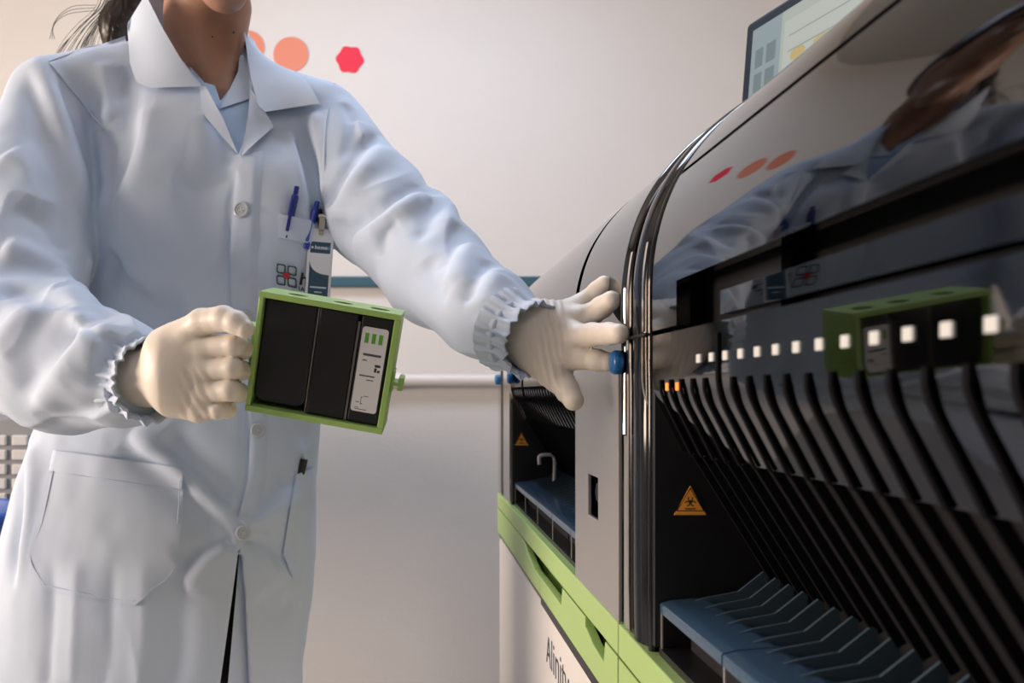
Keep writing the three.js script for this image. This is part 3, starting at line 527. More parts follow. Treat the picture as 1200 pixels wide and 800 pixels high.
// a cloth patch lying on the coat: two side lines from top to bottom, thickness t, lifted by lift(s, r)
function patch(left, right, t, lift = () => 0, nu = 24, nv = 24, hit = hitCoat) {
  const along = (pts) => { const L = [0]; for (let i = 1; i < pts.length; i++) L.push(L[i - 1] + Math.hypot(pts[i][0] - pts[i - 1][0], pts[i][1] - pts[i - 1][1])); return (s) => { const q = s * L[L.length - 1]; let i = 0; while (i < pts.length - 2 && q > L[i + 1]) i++; const k = (q - L[i]) / (L[i + 1] - L[i]); return [lerp(pts[i][0], pts[i + 1][0], k), lerp(pts[i][1], pts[i + 1][1], k)]; }; };
  const A = along(left), B = along(right), top = [], low = [];
  for (let j = 0; j <= nv; j++) for (let i = 0; i <= nu; i++) {
    const a = A(j / nv), b = B(j / nv), u = lerp(a[0], b[0], i / nu), v = lerp(a[1], b[1], i / nu), p = hit(u, v) ?? V(0, 0, -1), n = p.clone().sub(camera.position).normalize().negate(), e = lift(i / nu, j / nv);
    top.push(p.clone().addScaledVector(n, t + e)); low.push(p.clone().addScaledVector(n, e - 0.001));
  }
  const N = top.length, pos = [], uv = [], idx = [], id = (i, j) => j * (nu + 1) + i;
  for (const p of [...top, ...low]) pos.push(p.x, p.y, p.z);
  const ua = [], va = [];      // uv: metres walked along the cloth
  for (let j = 0; j <= nv; j++) for (let i = 0; i <= nu; i++) { const k = id(i, j); ua[k] = i ? ua[k - 1] + top[k].distanceTo(top[k - 1]) : 0; va[k] = j ? va[id(i, j - 1)] - top[k].distanceTo(top[id(i, j - 1)]) : 0; }
  for (let k = 0; k < 2; k++) for (let i = 0; i < N; i++) uv.push(ua[i] + va[i] * 0.31, va[i] - ua[i] * 0.31);
  const q = (a, b, c, d) => idx.push(a, b, c, a, c, d);
  for (let j = 0; j < nv; j++) for (let i = 0; i < nu; i++) { q(id(i, j), id(i, j + 1), id(i + 1, j + 1), id(i + 1, j)); q(N + id(i, j), N + id(i + 1, j), N + id(i + 1, j + 1), N + id(i, j + 1)); }
  for (let i = 0; i < nu; i++) { q(id(i, 0), id(i + 1, 0), N + id(i + 1, 0), N + id(i, 0)); q(id(i, nv), N + id(i, nv), N + id(i + 1, nv), id(i + 1, nv)); }
  for (let j = 0; j < nv; j++) { q(id(0, j), N + id(0, j), N + id(0, j + 1), id(0, j + 1)); q(id(nu, j), id(nu, j + 1), N + id(nu, j + 1), N + id(nu, j)); }
  const g = new THREE.BufferGeometry(); g.setAttribute('position', new THREE.Float32BufferAttribute(pos, 3)); g.setAttribute('uv', new THREE.Float32BufferAttribute(uv, 2)); g.setIndex(idx);
  return creased(g, 0.8);
}
const edgeLift = (h) => (s, r) => h * Math.max(smooth(0.94, 1, r), 0);
// pockets with folded top hems
part('pocket', patch([[62, 527], [44, 610], [31, 655], [50, 690]], [[215, 548], [213, 610], [205, 672], [158, 709]], 0.0052, (s, r) => 0.0008 + 0.005 * smooth(0.12, 0, r) * Math.sin(s * 3.14), 36, 40), M.coat, coat, 'large patch pocket');
part('pocket_hem', patch([[63, 528], [57, 551]], [[214.5, 549], [212, 573]], 0.0066, (s, r) => 0.0012 + 0.004 * smooth(1.8, 0, r) * Math.sin(s * 3.14), 36, 6), M.coat, coat);
part('pocket', patch([[347, 556], [338, 610], [332, 650], [343, 676]], [[370, 547], [368, 610], [367, 650], [366, 662]], 0.004, (s, r) => 0.001 + 0.008 * s * smooth(0.5, 0, r), 14, 30), M.coat, coat, 'side patch pocket');
part('pocket', patch([[327, 250], [324, 300], [321, 346]], [[384, 262], [380, 310], [377, 354]], 0.002, (s, r) => 0.001 + 0.003 * smooth(0.3, 0, r) * Math.sin(s * 3.14), 20, 24), M.coat, coat, 'breast pocket with a printed emblem');
part('pocket_hem', patch([[327, 250], [325.6, 278]], [[384, 262], [382.3, 289]], 0.003, (s, r) => 0.001 + 0.003 * Math.sin(s * 3.14), 20, 6), M.coat, coat);
// stitching lines of the big pocket, and the front yoke panels meeting the armhole seams
const stitch = (px, lift) => tube(px.map(([u, v]) => { const q = hitCoat(u, v); return q.add(camera.position.clone().sub(q).setLength(lift)); }), 0.0006, 80, 6);
part('stitching', [stitch([[66, 534], [49, 612], [36, 654], [53, 686]], 0.0059), stitch([[53, 686], [90, 693], [125, 700], [156, 704]], 0.0059), stitch([[156, 704], [178, 690], [201, 670], [208, 612], [211, 560]], 0.0059), stitch([[58, 553], [100, 558], [150, 565], [212, 574]], 0.0068)], M.coat, coat, 'raised pocket stitching');
part('yoke', patch([[58, 73], [78, 98], [100, 125], [122, 152]], [[147, 42], [150, 80], [152, 110], [146, 156]], 0.0024, (s, r) => 0.0006 - 0.006 * smooth(0.35, 1, s) - 0.006 * smooth(0.8, 1, r), 20, 30), M.coat, coat);
// front placket over the other front
part('placket', patch([[279, 182], [272, 260], [270, 330], [276, 420], [293, 500], [291, 560], [279, 608], [277, 632]], [[312, 176], [308, 260], [306, 330], [308, 420], [318, 500], [315, 560], [304, 610], [302, 634]], 0.0042, (s) => 0.0006 - 0.006 * smooth(0.55, 1, s), 12, 80), M.coat, coat, 'button placket');
part('inner_front', patch([[281, 640], [277, 690], [266, 812]], [[288, 640], [290, 700], [294, 812]], 0.002, () => -0.016, 8, 30), M.coat, coat, 'inner edge of the other coat front');
// collar and lapels lie over coat and neck
const neckSolid = capsule(at(238, 110, 1.15), at(240, -20, 1.13), 0.068, 0.058), collarCone = capsule(at(232, 120, 1.155), at(222, -12, 1.15), 0.102, 0.078);
const collarField = hitsFrom((x, y, z) => smin(coatSolid(x, y, z), collarCone(x, y, z), 0.02));
part('collar', patch([[170, -6], [149, 28], [152, 74], [160, 96], [176, 103]], [[172, -4], [190, 32], [210, 66], [232, 98], [237, 101]], 0.004, (s, r) => 0.004 + 0.008 * smooth(0.3, 1, r) + 0.003 * s, 26, 30, collarField), M.coat, coat, 'wide coat collar');
part('collar', patch([[286, 36], [290, 66], [295, 96], [303, 124], [311, 131]], [[292, 52], [318, 72], [345, 84], [362, 98], [375, 121]], 0.004, (s, r) => 0.005 + 0.010 * smooth(0.3, 1, r), 26, 30, collarField), M.coat, coat, 'wide coat collar');
part('lapel', patch([[234, 100], [236, 124], [240, 136]], [[241, 101], [262, 140], [279, 181]], 0.003, (s, r) => 0.003 + 0.006 * s, 16, 24, collarField), M.coat, coat, 'folded lapel');
part('lapel', patch([[293, 102], [291, 140], [281, 181]], [[303, 118], [321, 148], [283, 182]], 0.003, (s, r) => 0.004 + 0.005 * s, 16, 24, collarField), M.coat, coat, 'folded lapel');
{   // collar band round the back of the neck
  const pos = [], idx = [], n = 40; const c = at(236, 40, 1.15);
  for (let i = 0; i <= n; i++) { const a = lerp(-0.25, Math.PI + 0.25, i / n), ca = Math.cos(a), sa = -Math.sin(a); for (const [r, y] of [[0.064, 0.055], [0.068, 0.056], [0.082, 0.01], [0.098, -0.05]]) pos.push(c.x + ca * r * 1.05, c.y + y - 0.022 - 0.034 * ca, c.z + sa * r); }
  for (let i = 0; i < n; i++) for (let k = 0; k < 3; k++) { const a = i * 4 + k; idx.push(a, a + 1, a + 4, a + 1, a + 5, a + 4); }
  const g = new THREE.BufferGeometry(); g.setAttribute('position', new THREE.Float32BufferAttribute(pos, 3)); g.setIndex(idx); finish(g);
  part('collar_back', g, M.coat.clone(), coat).material.side = THREE.DoubleSide;
}
// seams: shoulder and armhole
const seamLine = (px, r = 0.0015) => tube(px.map(([u, v]) => hitCoat(u, v)).filter((q) => !q.miss), r, 60, 6);
part('seam', seamLine([[148, 36], [130, 50], [118, 53], [100, 56], [80, 64], [58, 72]]), M.coat, coat);
part('seam', seamLine([[58, 72], [78, 98], [100, 125], [122, 152]]), M.coat, coat);
part('seam', seamLine([[392, 98], [384, 130], [380, 180], [382, 230]]), M.coat, coat);
// buttons
for (const [u, v] of [[285, 247], [287, 372], [301, 504], [284, 624]]) {
  const p = hitCoat(u, v), n = V(...gradient(coatSolid, p.x, p.y, p.z)), b = new THREE.Group();
  const bs = new THREE.Shape(); bs.absarc(0, 0, 0.0098, 0, Math.PI * 2); for (const [a, c] of [[-1, -1], [1, -1], [-1, 1], [1, 1]]) { const hl = new THREE.Path(); hl.absarc(a * 0.0022, c * 0.0022, 0.0012, 0, Math.PI * 2); bs.holes.push(hl); }
  const m = part('button', [new THREE.ExtrudeGeometry(bs, { depth: 0.0012, bevelEnabled: true, bevelSize: 0.0006, bevelThickness: 0.0006, bevelSegments: 2, curveSegments: 18 }).rotateX(-Math.PI / 2), new THREE.TorusGeometry(0.0084, 0.0013, 8, 32).rotateX(Math.PI / 2).translate(0, 0.0018, 0), new THREE.TorusGeometry(0.0048, 0.0005, 6, 24).rotateX(Math.PI / 2).translate(0, 0.0018, 0)].map((g) => { g.deleteAttribute('uv'); return g.index ? g.toNonIndexed() : g; }), M.button, coat, 'clear plastic button');
  m.quaternion.setFromUnitVectors(V(0, 1, 0), n); m.position.copy(p).addScaledVector(n, 0.0052);
}
// gathered cuffs
function cuff(c0, axis, r, flat, len) {
  const up = V(0, 1, 0), s = axis.clone().cross(up).normalize(), t = s.clone().cross(axis).normalize(), n = 160, prof = [[-0.030, 1.20], [-0.022, 1.14], [-0.012, 1.02], [-0.004, 0.98], [0.003, 0.98], [0.010, 1.05], [0.016, 1.08], [0.0175, 1.04], [0.014, 0.98], [0.002, 0.91], [-0.02, 0.9]];
  const pos = [], idx = [];
  prof.forEach(([x, k], j) => { for (let i = 0; i < n; i++) { const a = i / n * Math.PI * 2, pl = Math.sin(a * 17 + 1.3 * Math.sin(a * 3)) * 0.6 + Math.sin(a * 29 + 2 * Math.sin(2 * a)) * 0.4, wob = pl * (j < 9 ? 0.0026 : 0.001) * (j === 0 ? 0.4 : 1), q = r * k + wob, ax = x * len + 0.0012 * Math.sin(a * 11 + 1.7 * Math.sin(a * 2)) * (j > 4 && j < 9 ? 1 : 0); pos.push(...c0.clone().addScaledVector(axis, ax).addScaledVector(s, Math.cos(a) * q * flat).addScaledVector(t, Math.sin(a) * q).toArray()); } });
  for (let j = 0; j < prof.length - 1; j++) for (let i = 0; i < n; i++) { const a = j * n + i, b = j * n + (i + 1) % n, c = a + n, d = b + n; idx.push(a, b, c, b, d, c); }
  const g = new THREE.BufferGeometry(); g.setAttribute('position', new THREE.Float32BufferAttribute(pos, 3)); g.setIndex(idx); return finish(g);
}
const cuffMat = M.coat.clone(); cuffMat.side = THREE.DoubleSide;
part('cuff', cuff(...cuffA, 0.0355, 0.95, 0.85), cuffMat, coat, 'elastic gathered cuff');
part('cuff', cuff(...cuffB, 0.0325, 0.95, 0.85), cuffMat, coat, 'elastic gathered cuff');

// shirt under the coat
const shirtHole = inPolygon([[168, -30], [205, 58], [240, 97], [257, 120], [281, 88], [286, 20], [290, -30]]);
const shirtField = (x, y, z) => { const b = Math.min(coatSolid(x, y, z) + 0.010, neckSolid(x, y, z) - 0.004 + Math.max(0, (y - yPix(70)) * 1)); const [u, v] = toPix(x, y, z); return Math.max(b, -Math.max(shirtHole(u, v) * 0.00115, -1.15 - z), y - yPix(40), yPix(330) - y, (u - 299) * 0.0011, (222 - u) * 0.0011); };
const shirt = part('shirt', finish(sculpt(shirtField, V(-0.42, yPix(240), -1.2), V(-0.14, yPix(30), -0.96), 0.004, 2)), M.shirt, person, 'light blue shirt under the coat');
const hitShirt = hitsFrom((x, y, z) => Math.min(coatSolid(x, y, z) + 0.010, neckSolid(x, y, z) - 0.004));
part('shirt_collar', patch([[282, 50], [279, 84], [258, 127]], [[291, 62], [294, 100], [292, 116]], 0.003, () => 0.002, 14, 20, hitShirt), M.coat, shirt, 'pale shirt collar');
part('shirt_collar', patch([[236, 97], [244, 112], [256, 126]], [[241, 97], [252, 100], [258, 118]], 0.003, () => 0.002, 10, 14, hitShirt), M.shirt, shirt, 'pale shirt collar');

// body: head, neck, trunk, limbs as one surface
{
  const hc = at(248, -92, 1.10);
  const skull = ellipsoid(V(hc.x, hc.y + 0.03, hc.z - 0.01), 0.074, 0.095, 0.092), face = ellipsoid(V(hc.x + 0.004, hc.y - 0.025, hc.z + 0.03), 0.058, 0.085, 0.062), chin = ellipsoid(at(263, -12, 1.032), 0.024, 0.016, 0.018);
  const jaw = [capsule(at(263, -12, 1.036), at(292, -55, 1.10), 0.018, 0.02), capsule(at(263, -12, 1.036), at(196, -46, 1.10), 0.018, 0.022)];
  const nose = capsule(V(hc.x + 0.008, hc.y + 0.015, hc.z + 0.088), V(hc.x + 0.009, hc.y - 0.022, hc.z + 0.104), 0.008, 0.012), lips = [capsule(V(hc.x - 0.012, hc.y - 0.056, hc.z + 0.083), V(hc.x + 0.028, hc.y - 0.056, hc.z + 0.083), 0.006, 0.006), capsule(V(hc.x - 0.010, hc.y - 0.066, hc.z + 0.082), V(hc.x + 0.026, hc.y - 0.066, hc.z + 0.082), 0.007, 0.007)];
  const ears = [ellipsoid(V(hc.x - 0.076, hc.y - 0.01, hc.z), 0.008, 0.03, 0.018), ellipsoid(V(hc.x + 0.076, hc.y - 0.01, hc.z), 0.008, 0.03, 0.018)];
  const neck = [capsule(at(236, 90, 1.15), at(246, -40, 1.12), 0.060, 0.056), capsule(at(214, 10, 1.12), at(256, 112, 1.085), 0.016, 0.012), capsule(at(280, 10, 1.13), at(264, 112, 1.09), 0.014, 0.012)];
  const legs = [capsule(V(-0.465, 0.78, -1.12), V(-0.45, 0.45, -1.11), 0.088, 0.066), capsule(V(-0.45, 0.45, -1.11), V(-0.44, 0.09, -1.13), 0.06, 0.04), capsule(V(-0.285, 0.78, -1.12), V(-0.275, 0.45, -1.10), 0.088, 0.066), capsule(V(-0.275, 0.45, -1.10), V(-0.27, 0.09, -1.12), 0.06, 0.04)];
  const arms = [capsule(at(62, 130, 1.12), at(14, 395, 0.91), 0.045, 0.038), capsule(at(14, 395, 0.91), at(164, 443, 0.70), 0.038, 0.02), capsule(at(380, 155, 1.12), at(480, 290, 0.95), 0.045, 0.036), capsule(at(480, 290, 0.95), at(598, 386, 0.715), 0.036, 0.02)];
  const bodyField = (x, y, z) => {
    let d = y < yPix(60) && y > 0.6 ? Math.max(coatTorso(x, y, z) + 0.036, 0.66 - y) : 1;
    if (y > yPix(100)) { d = smin(d, skull(x, y, z), 0.03); d = smin(d, face(x, y, z), 0.03); d = smin(d, chin(x, y, z), 0.025); for (const j of jaw) d = smin(d, j(x, y, z), 0.03); d = smin(d, nose(x, y, z), 0.012); for (const j of lips) d = smin(d, j(x, y, z), 0.006); for (const e of ears) d = smin(d, e(x, y, z), 0.01); }
    if (y > yPix(260)) for (const n of neck) d = smin(d, n(x, y, z), 0.025);
    if (y < 0.9) for (const l of legs) d = smin(d, l(x, y, z), 0.02);
    for (const a of arms) d = smin(d, a(x, y, z), 0.02);
    return d;
  };
  const body = part('body', finish(sculpt(bodyField, V(-0.66, 0.04, -1.3), V(0.2, 1.80, -0.62), 0.0062, 2)), M.skin, person, 'tan skin');
  for (const [u, v] of [[249, 43], [274, 38]]) { const p = hitsFrom(bodyField)(u, v); part('mole', new THREE.SphereGeometry(0.0014, 8, 6).translate(p.x, p.y, p.z), M.hair, body, 'small dark mole'); }
  for (const s of [-1, 1]) { part('eye', new THREE.SphereGeometry(0.0125, 20, 14).translate(hc.x + 0.005 + s * 0.032, hc.y + 0.012, hc.z + 0.069), mat(lin(0.7, 0.68, 0.65), 0.2), body); part('iris', new THREE.SphereGeometry(0.006, 14, 10).translate(hc.x + 0.006 + s * 0.032, hc.y + 0.012, hc.z + 0.0765), mat(lin(0.03, 0.018, 0.01), 0.15), body); part('eyebrow', tube([V(hc.x + 0.005 + s * 0.014, hc.y + 0.036, hc.z + 0.085), V(hc.x + 0.005 + s * 0.032, hc.y + 0.041, hc.z + 0.08), V(hc.x + 0.005 + s * 0.052, hc.y + 0.034, hc.z + 0.066)], 0.003, 16, 8), M.hair, body); }
  // hair: cap and ponytail with loose strands
  const cap = (x, y, z) => { let d = skull(x, y, z) - 0.012; d = Math.max(d, (z - hc.z) * 0.85 - (y - hc.y) * 0.55 - 0.012); return Math.max(d, hc.y - 0.05 - y); };
  const tail = [capsule(V(hc.x - 0.02, hc.y + 0.05, hc.z - 0.10), at(172, -25, 1.22), 0.024, 0.032), capsule(at(172, -25, 1.22), at(140, 30, 1.22), 0.032, 0.026), capsule(at(140, 30, 1.22), at(128, 110, 1.21), 0.026, 0.008)];
  const hairField = (x, y, z) => { let d = cap(x, y, z); for (const t of tail) d = smin(d, t(x, y, z), 0.02); return d + 0.0014 * Math.sin((x * 0.9 + z) * 900 + 3 * noise3(x * 30, y * 20, z * 30)); };
  const hair = part('hair', finish(sculpt(hairField, V(hc.x - 0.24, yPix(130), -1.30), V(hc.x + 0.11, hc.y + 0.15, -0.99), 0.004, 1)), M.hair, person, 'dark brown hair tied in a ponytail');
  const strands = [];
  for (let i = 0; i < 30; i++) { const a = i < 12 ? 0.75 + 0.25 * rnd() : rnd(), b = rnd(), c = rnd(); strands.push(tube([at(lerp(116, 150, a), -20, 1.2 + 0.03 * c), at(lerp(106, 136, a) + 5 * b, 8, 1.2 + 0.02 * c), at(lerp(82, 118, a) + 12 * (b - 0.5), 30 + 6 * c, 1.2 + 0.02 * c), at(lerp(56, 106, a) + 22 * (b - 0.5), lerp(60, 72, a), 1.2 + 0.02 * c), at(lerp(48, 100, a) + 26 * (b - 0.5), 100, 1.2 + 0.02 * c)], 0.00025 + 0.00022 * c, 20, 5)); }
  for (let i = 0; i < 3; i++) strands.push(tube([at(112, 6 + i * 3, 1.2), at(84 - i * 4, 8 + i * 5, 1.2), at(66 - i * 2, 22 + i * 5, 1.2), at(58 + i * 3, 46, 1.2)], 0.0004, 20, 5));
  part('loose_strands', strands, M.hair, hair, 'thin loose strands of hair');
  // trousers and shoes
  const trouserField = (x, y, z) => { let d = 1; for (const l of legs) d = smin(d, l(x, y, z) - 0.012, 0.02); d = smin(d, Math.max(coatTorso(x, y, z) + 0.03, 0.62 - y), 0.03); return Math.max(d, 0.075 - y, y - 0.92); };
  part('trousers', finish(sculpt(trouserField, V(-0.64, 0.06, -1.3), V(-0.1, 0.94, -0.94), 0.008, 1)), M.trousers, person, 'black trousers');
  for (const x of [-0.44, -0.27]) { const sh = [capsule(V(x, 0.045, -1.16), V(x - 0.01, 0.035, -0.98), 0.045, 0.034, 1), capsule(V(x, 0.09, -1.13), V(x, 0.05, -1.12), 0.045, 0.045)]; part('shoe', finish(sculpt((a, b, c) => Math.max(smin(sh[0](a, b, c), sh[1](a, b, c), 0.03), 0.001 - b), V(x - 0.09, -0.01, -1.26), V(x + 0.09, 0.16, -0.9), 0.007, 1)), M.trousers, person, 'black shoe'); }
}
// ------------------------------------------------------------------ gloved hands
function handMesh(palm, fingers, lo, hi, wrinkles = () => 0, kPalm = 0.012) {
  const chains = fingers.map((f) => f.slice(1).map((q, i) => capsule(f[i][0], q[0], f[i][1], q[1])));
  const field = (x, y, z) => {
    let d = 1; for (const c of palm) d = smin(d, c(x, y, z), 0.014);
    let f = 1; for (const c of chains) { let e = 1; for (const s of c) e = smin(e, s(x, y, z), 0.003); f = smin(f, e, 0.0007); }
    return smin(d, f, kPalm) - wrinkles(x, y, z);
  };
  return finish(sculpt(field, lo, hi, 0.0019, 2));
}
const chain = (list) => list.map(([u, v, d, r]) => [at(u, v, d), r]);
// the hand pressing on the analyzer: index lowest, little finger highest, thumb down
{
  const palm = [capsule(at(588, 380, 0.722), at(640, 396, 0.695), 0.0265, 0.0265), capsule(at(628, 392, 0.695), at(656, 412, 0.682), 0.022, 0.0125), capsule(at(628, 390, 0.695), at(666, 396, 0.684), 0.022, 0.0120), capsule(at(628, 384, 0.70), at(672, 378, 0.695), 0.020, 0.0115), capsule(at(626, 380, 0.705), at(676, 363, 0.71), 0.018, 0.0105), capsule(at(622, 402, 0.695), at(648, 432, 0.685), 0.020, 0.0125)];
  const fingers = [
    chain([[652, 413, 0.684, 0.0118], [682, 419, 0.670, 0.0098], [700, 422, 0.661, 0.0092], [712, 424, 0.6555, 0.0082]]),
    chain([[664, 397, 0.685, 0.0116], [694, 392, 0.656, 0.0100], [713, 391, 0.634, 0.0092], [725, 391, 0.619, 0.0082]]),
    chain([[672, 378, 0.694, 0.0112], [692, 369, 0.682, 0.0100], [705, 360, 0.670, 0.0095], [716, 352, 0.660, 0.0084]]),
    chain([[676, 364, 0.71, 0.0104], [690, 351, 0.710, 0.0092], [700, 341, 0.706, 0.0088], [708, 333, 0.702, 0.0080]]),
    chain([[630, 416, 0.692, 0.016], [650, 440, 0.684, 0.0118], [664, 456, 0.675, 0.0106], [672, 469, 0.667, 0.0090]])];
  const wr = (x, y, z) => { const [u, v] = toPix(x, y, z), a = u - 0.22 * (v - 395); let s = 0; const m = smooth(612, 626, u) * (1 - smooth(652, 668, u)); s += m * 0.00045 * Math.sin(a * 0.75 + 2.2 * noise3(u * 0.05, v * 0.07, 2)); return s; };
  part('glove', handMesh(palm, fingers, at(560, 500, 0.75).setZ(-0.76), V(0.21, EYE + 0.125, -0.61), wr), M.glove, person, 'cream latex glove pressed on the analyzer');
}
// the hand gripping the cartridge
{
  const palm = [capsule(at(150, 441, 0.71), at(208, 440, 0.664), 0.029, 0.0275), capsule(at(206, 414, 0.655), at(236, 408, 0.646), 0.021, 0.0125), capsule(at(208, 432, 0.655), at(236, 434, 0.646), 0.022, 0.0120), capsule(at(210, 450, 0.658), at(236, 460, 0.650), 0.022, 0.0120), capsule(at(210, 464, 0.662), at(232, 478, 0.656), 0.019, 0.0110), capsule(at(198, 408, 0.66), at(220, 392, 0.650), 0.018, 0.0120)];
  const fingers = [
    chain([[234, 407, 0.645, 0.0104], [275, 404, 0.632, 0.0091], [286, 408, 0.650, 0.0085], [276, 411, 0.672, 0.008]]),
    chain([[234, 433, 0.646, 0.0100], [273, 431, 0.633, 0.0087], [283, 434, 0.653, 0.0082], [270, 436, 0.676, 0.0076]]),
    chain([[234, 459, 0.650, 0.0100], [270, 457, 0.637, 0.0089], [280, 460, 0.658, 0.0083], [266, 462, 0.68, 0.0076]]),
    chain([[230, 481, 0.656, 0.0092], [256, 480, 0.648, 0.0080], [267, 480, 0.666, 0.0074], [258, 481, 0.684, 0.007]]),
    chain([[212, 396, 0.652, 0.0140], [236, 377, 0.636, 0.0108], [262, 373, 0.624, 0.0102], [277, 378, 0.618, 0.0094], [287, 385, 0.615, 0.0078]])];
  const wr = (x, y, z) => { const [u, v] = toPix(x, y, z); const m = smooth(205, 220, u) * (1 - smooth(240, 258, u)) * smooth(425, 440, v); return m * 0.00042 * Math.sin((u * 0.8 - v * 0.45) * 0.62 + 1.5 * noise3(u * 0.06, v * 0.05, 9)); };
  part('glove', handMesh(palm, fingers, V(at(132, 0, 0.74).x, EYE - 0.05, -0.75), V(at(305, 0, 0.6).x, EYE + 0.085, -0.585), wr, 0.006), M.glove, person, 'cream latex glove gripping the cartridge');
}
// ------------------------------------------------------------------ reagent cartridge
{
  const tl = at(306, 340, 0.645), W = 0.1195, H = 0.1035, D = 0.046;
  const o = thing('reagent_cartridge', 'green framed cartridge of black bottles with a white label, held in the hand', 'cartridge', at(377, 426, 0.645).toArray());
  o.rotation.set(0.20, -0.03, -0.168, 'ZXY');
  const T = 0.0052, w = W / 2, h = H / 2, green = mat(lin(0.36, 0.57, 0.16), 0.42);
  const dark = mat(lin(0.009, 0.010, 0.013), 0.42), seamGrey = mat(lin(0.16, 0.15, 0.14), 0.4);
  const top = (() => { const s = new THREE.Shape(v2([[-w, 0], [w, 0], [w, D], [-w, D]])); for (const x of [-0.031, 0.008, 0.040]) { const c = new THREE.Path(); c.absellipse(x, D * 0.42, 0.0085, 0.0085, 0, Math.PI * 2); s.holes.push(c); } const g = new THREE.ExtrudeGeometry(s, { depth: T - 0.0012, bevelEnabled: true, bevelSize: 0.0006, bevelThickness: 0.0006, bevelOffset: -0.0006, bevelSegments: 2 }); g.rotateX(-Math.PI / 2); g.translate(0, h - T + 0.0006, 0); return g; })();
  part('top_plate', top, green, o, 'green top plate with three round holes');
  part('base_plate', rbox(-w, w, -h, -h + T, -D, 0, 0.0008), green, o);
  part('side_plate', rbox(-w, -w + 0.004, -h + T, h - T, -D, 0, 0.0008), green, o);
  part('side_plate', rbox(w - 0.0052, w, -h + T, h - T, -D, 0, 0.0008), green, o);
  part('grip_tab', [rbox(-w - 0.014, -w, 0.018, 0.021, -0.03, -0.004, 0.001), rbox(-w - 0.014, -w - 0.011, -0.012, 0.021, -0.03, -0.004, 0.001), rbox(-w - 0.003, -w, -0.012, 0.02, -0.03, -0.004, 0.001)], green, o, 'green side grip tab');
  part('end_tab', [rbox(w, w + 0.009, -0.009, -0.0055, -0.022, -0.004, 0.001), rbox(w + 0.006, w + 0.0105, -0.0125, -0.001, -0.022, -0.004, 0.001), rbox(w, w + 0.002, -0.0155, 0.004, -0.022, -0.004, 0.0008)], green, o, 'green end tab');
  const bottle = (x0, x1, y0, y1, z, r) => { const s = new THREE.Shape(); const R = r; s.moveTo(x0 + R, y0); s.lineTo(x1 - R, y0); s.quadraticCurveTo(x1, y0, x1, y0 + R); s.lineTo(x1, y1); s.lineTo(x0, y1); s.lineTo(x0, y0 + R); s.quadraticCurveTo(x0, y0, x0 + R, y0); const g = new THREE.ExtrudeGeometry(s, { depth: D - 0.008, bevelEnabled: true, bevelSize: 0.0018, bevelThickness: 0.0018, bevelOffset: -0.0018, bevelSegments: 3 }); g.translate(0, 0, z - D + 0.004); return creased(g, 0.6); };
  part('bottle', bottle(-w + 0.0045, -0.0105, -h + 0.0095, h - 0.0058, -0.004, 0.010), dark, o, 'wide black bottle');
  part('bottle', bottle(-0.0085, 0.0245, -h + 0.0058, h - 0.0058, -0.0025, 0.003), dark, o, 'narrow black bottle');
  part('bottle', bottle(0.0275, w - 0.0056, -h + 0.0058, h - 0.0056, -0.002, 0.003), dark, o, 'narrow black bottle carrying the label');
  part('back_plate', box(-w + 0.004, w - 0.005, -h + T, h - T, -D, -D + 0.002), dark, o);
  part('bottle_edge', [box(-0.0102, -0.0089, -h + 0.006, h - 0.007, -0.01, -0.006), box(0.0248, 0.0268, -h + 0.006, h - 0.012, -0.01, -0.0045)], seamGrey, o, 'pale bottle seam');
  const lab = canvasTexture(256, 620, (c, W2, H2) => {
    c.fillStyle = '#e6e6e8'; c.fillRect(0, 0, W2, H2); c.fillStyle = '#5fae34'; for (const x of [34, 102, 170]) c.fillRect(x, 44, 40, 72);
    c.fillStyle = '#4a4d52'; c.fillRect(40, 190, 180, 13); c.fillRect(46, 196, 168, 11); c.fillRect(42, 236, 46, 8); c.fillRect(36, 348, 150, 10); c.fillRect(110, 378, 70, 7);
    c.fillStyle = '#2c2f34'; c.fillRect(172, 262, 56, 18); c.fillRect(172, 286, 24, 32); c.fillRect(202, 300, 26, 18);
    c.fillStyle = '#4a4d52'; c.fillRect(86, 508, 6, 46); c.fillRect(86, 508, 20, 5); c.fillRect(112, 500, 44, 5); c.fillRect(38, 548, 36, 6); c.fillRect(84, 556, 22, 8); c.fillRect(36, 588, 40, 5); c.fillRect(36, 600, 120, 5);
  });
  const ls = new THREE.Shape(), lx0 = 0.0295, lx1 = w - 0.0082, ly0 = -h + 0.0165, ly1 = h - 0.0145, lr = 0.003;
  ls.moveTo(lx0 + lr, ly0); ls.lineTo(lx1 - lr, ly0); ls.quadraticCurveTo(lx1, ly0, lx1, ly0 + lr); ls.lineTo(lx1, ly1 - lr); ls.quadraticCurveTo(lx1, ly1, lx1 - lr, ly1); ls.lineTo(lx0 + lr, ly1); ls.quadraticCurveTo(lx0, ly1, lx0, ly1 - lr); ls.lineTo(lx0, ly0 + lr); ls.quadraticCurveTo(lx0, ly0, lx0 + lr, ly0);
  const lg = new THREE.ShapeGeometry(ls, 6), lp = lg.attributes.position, lu = lg.attributes.uv; for (let i = 0; i < lp.count; i++) lu.setXY(i, (lp.getX(i) - lx0) / (lx1 - lx0), (lp.getY(i) - ly0) / (ly1 - ly0));
  part('label', lg.translate(0, 0, -0.0012), mat(0xffffff, 0.5, { map: lab }), o, 'white label with three green blocks and small print');
}
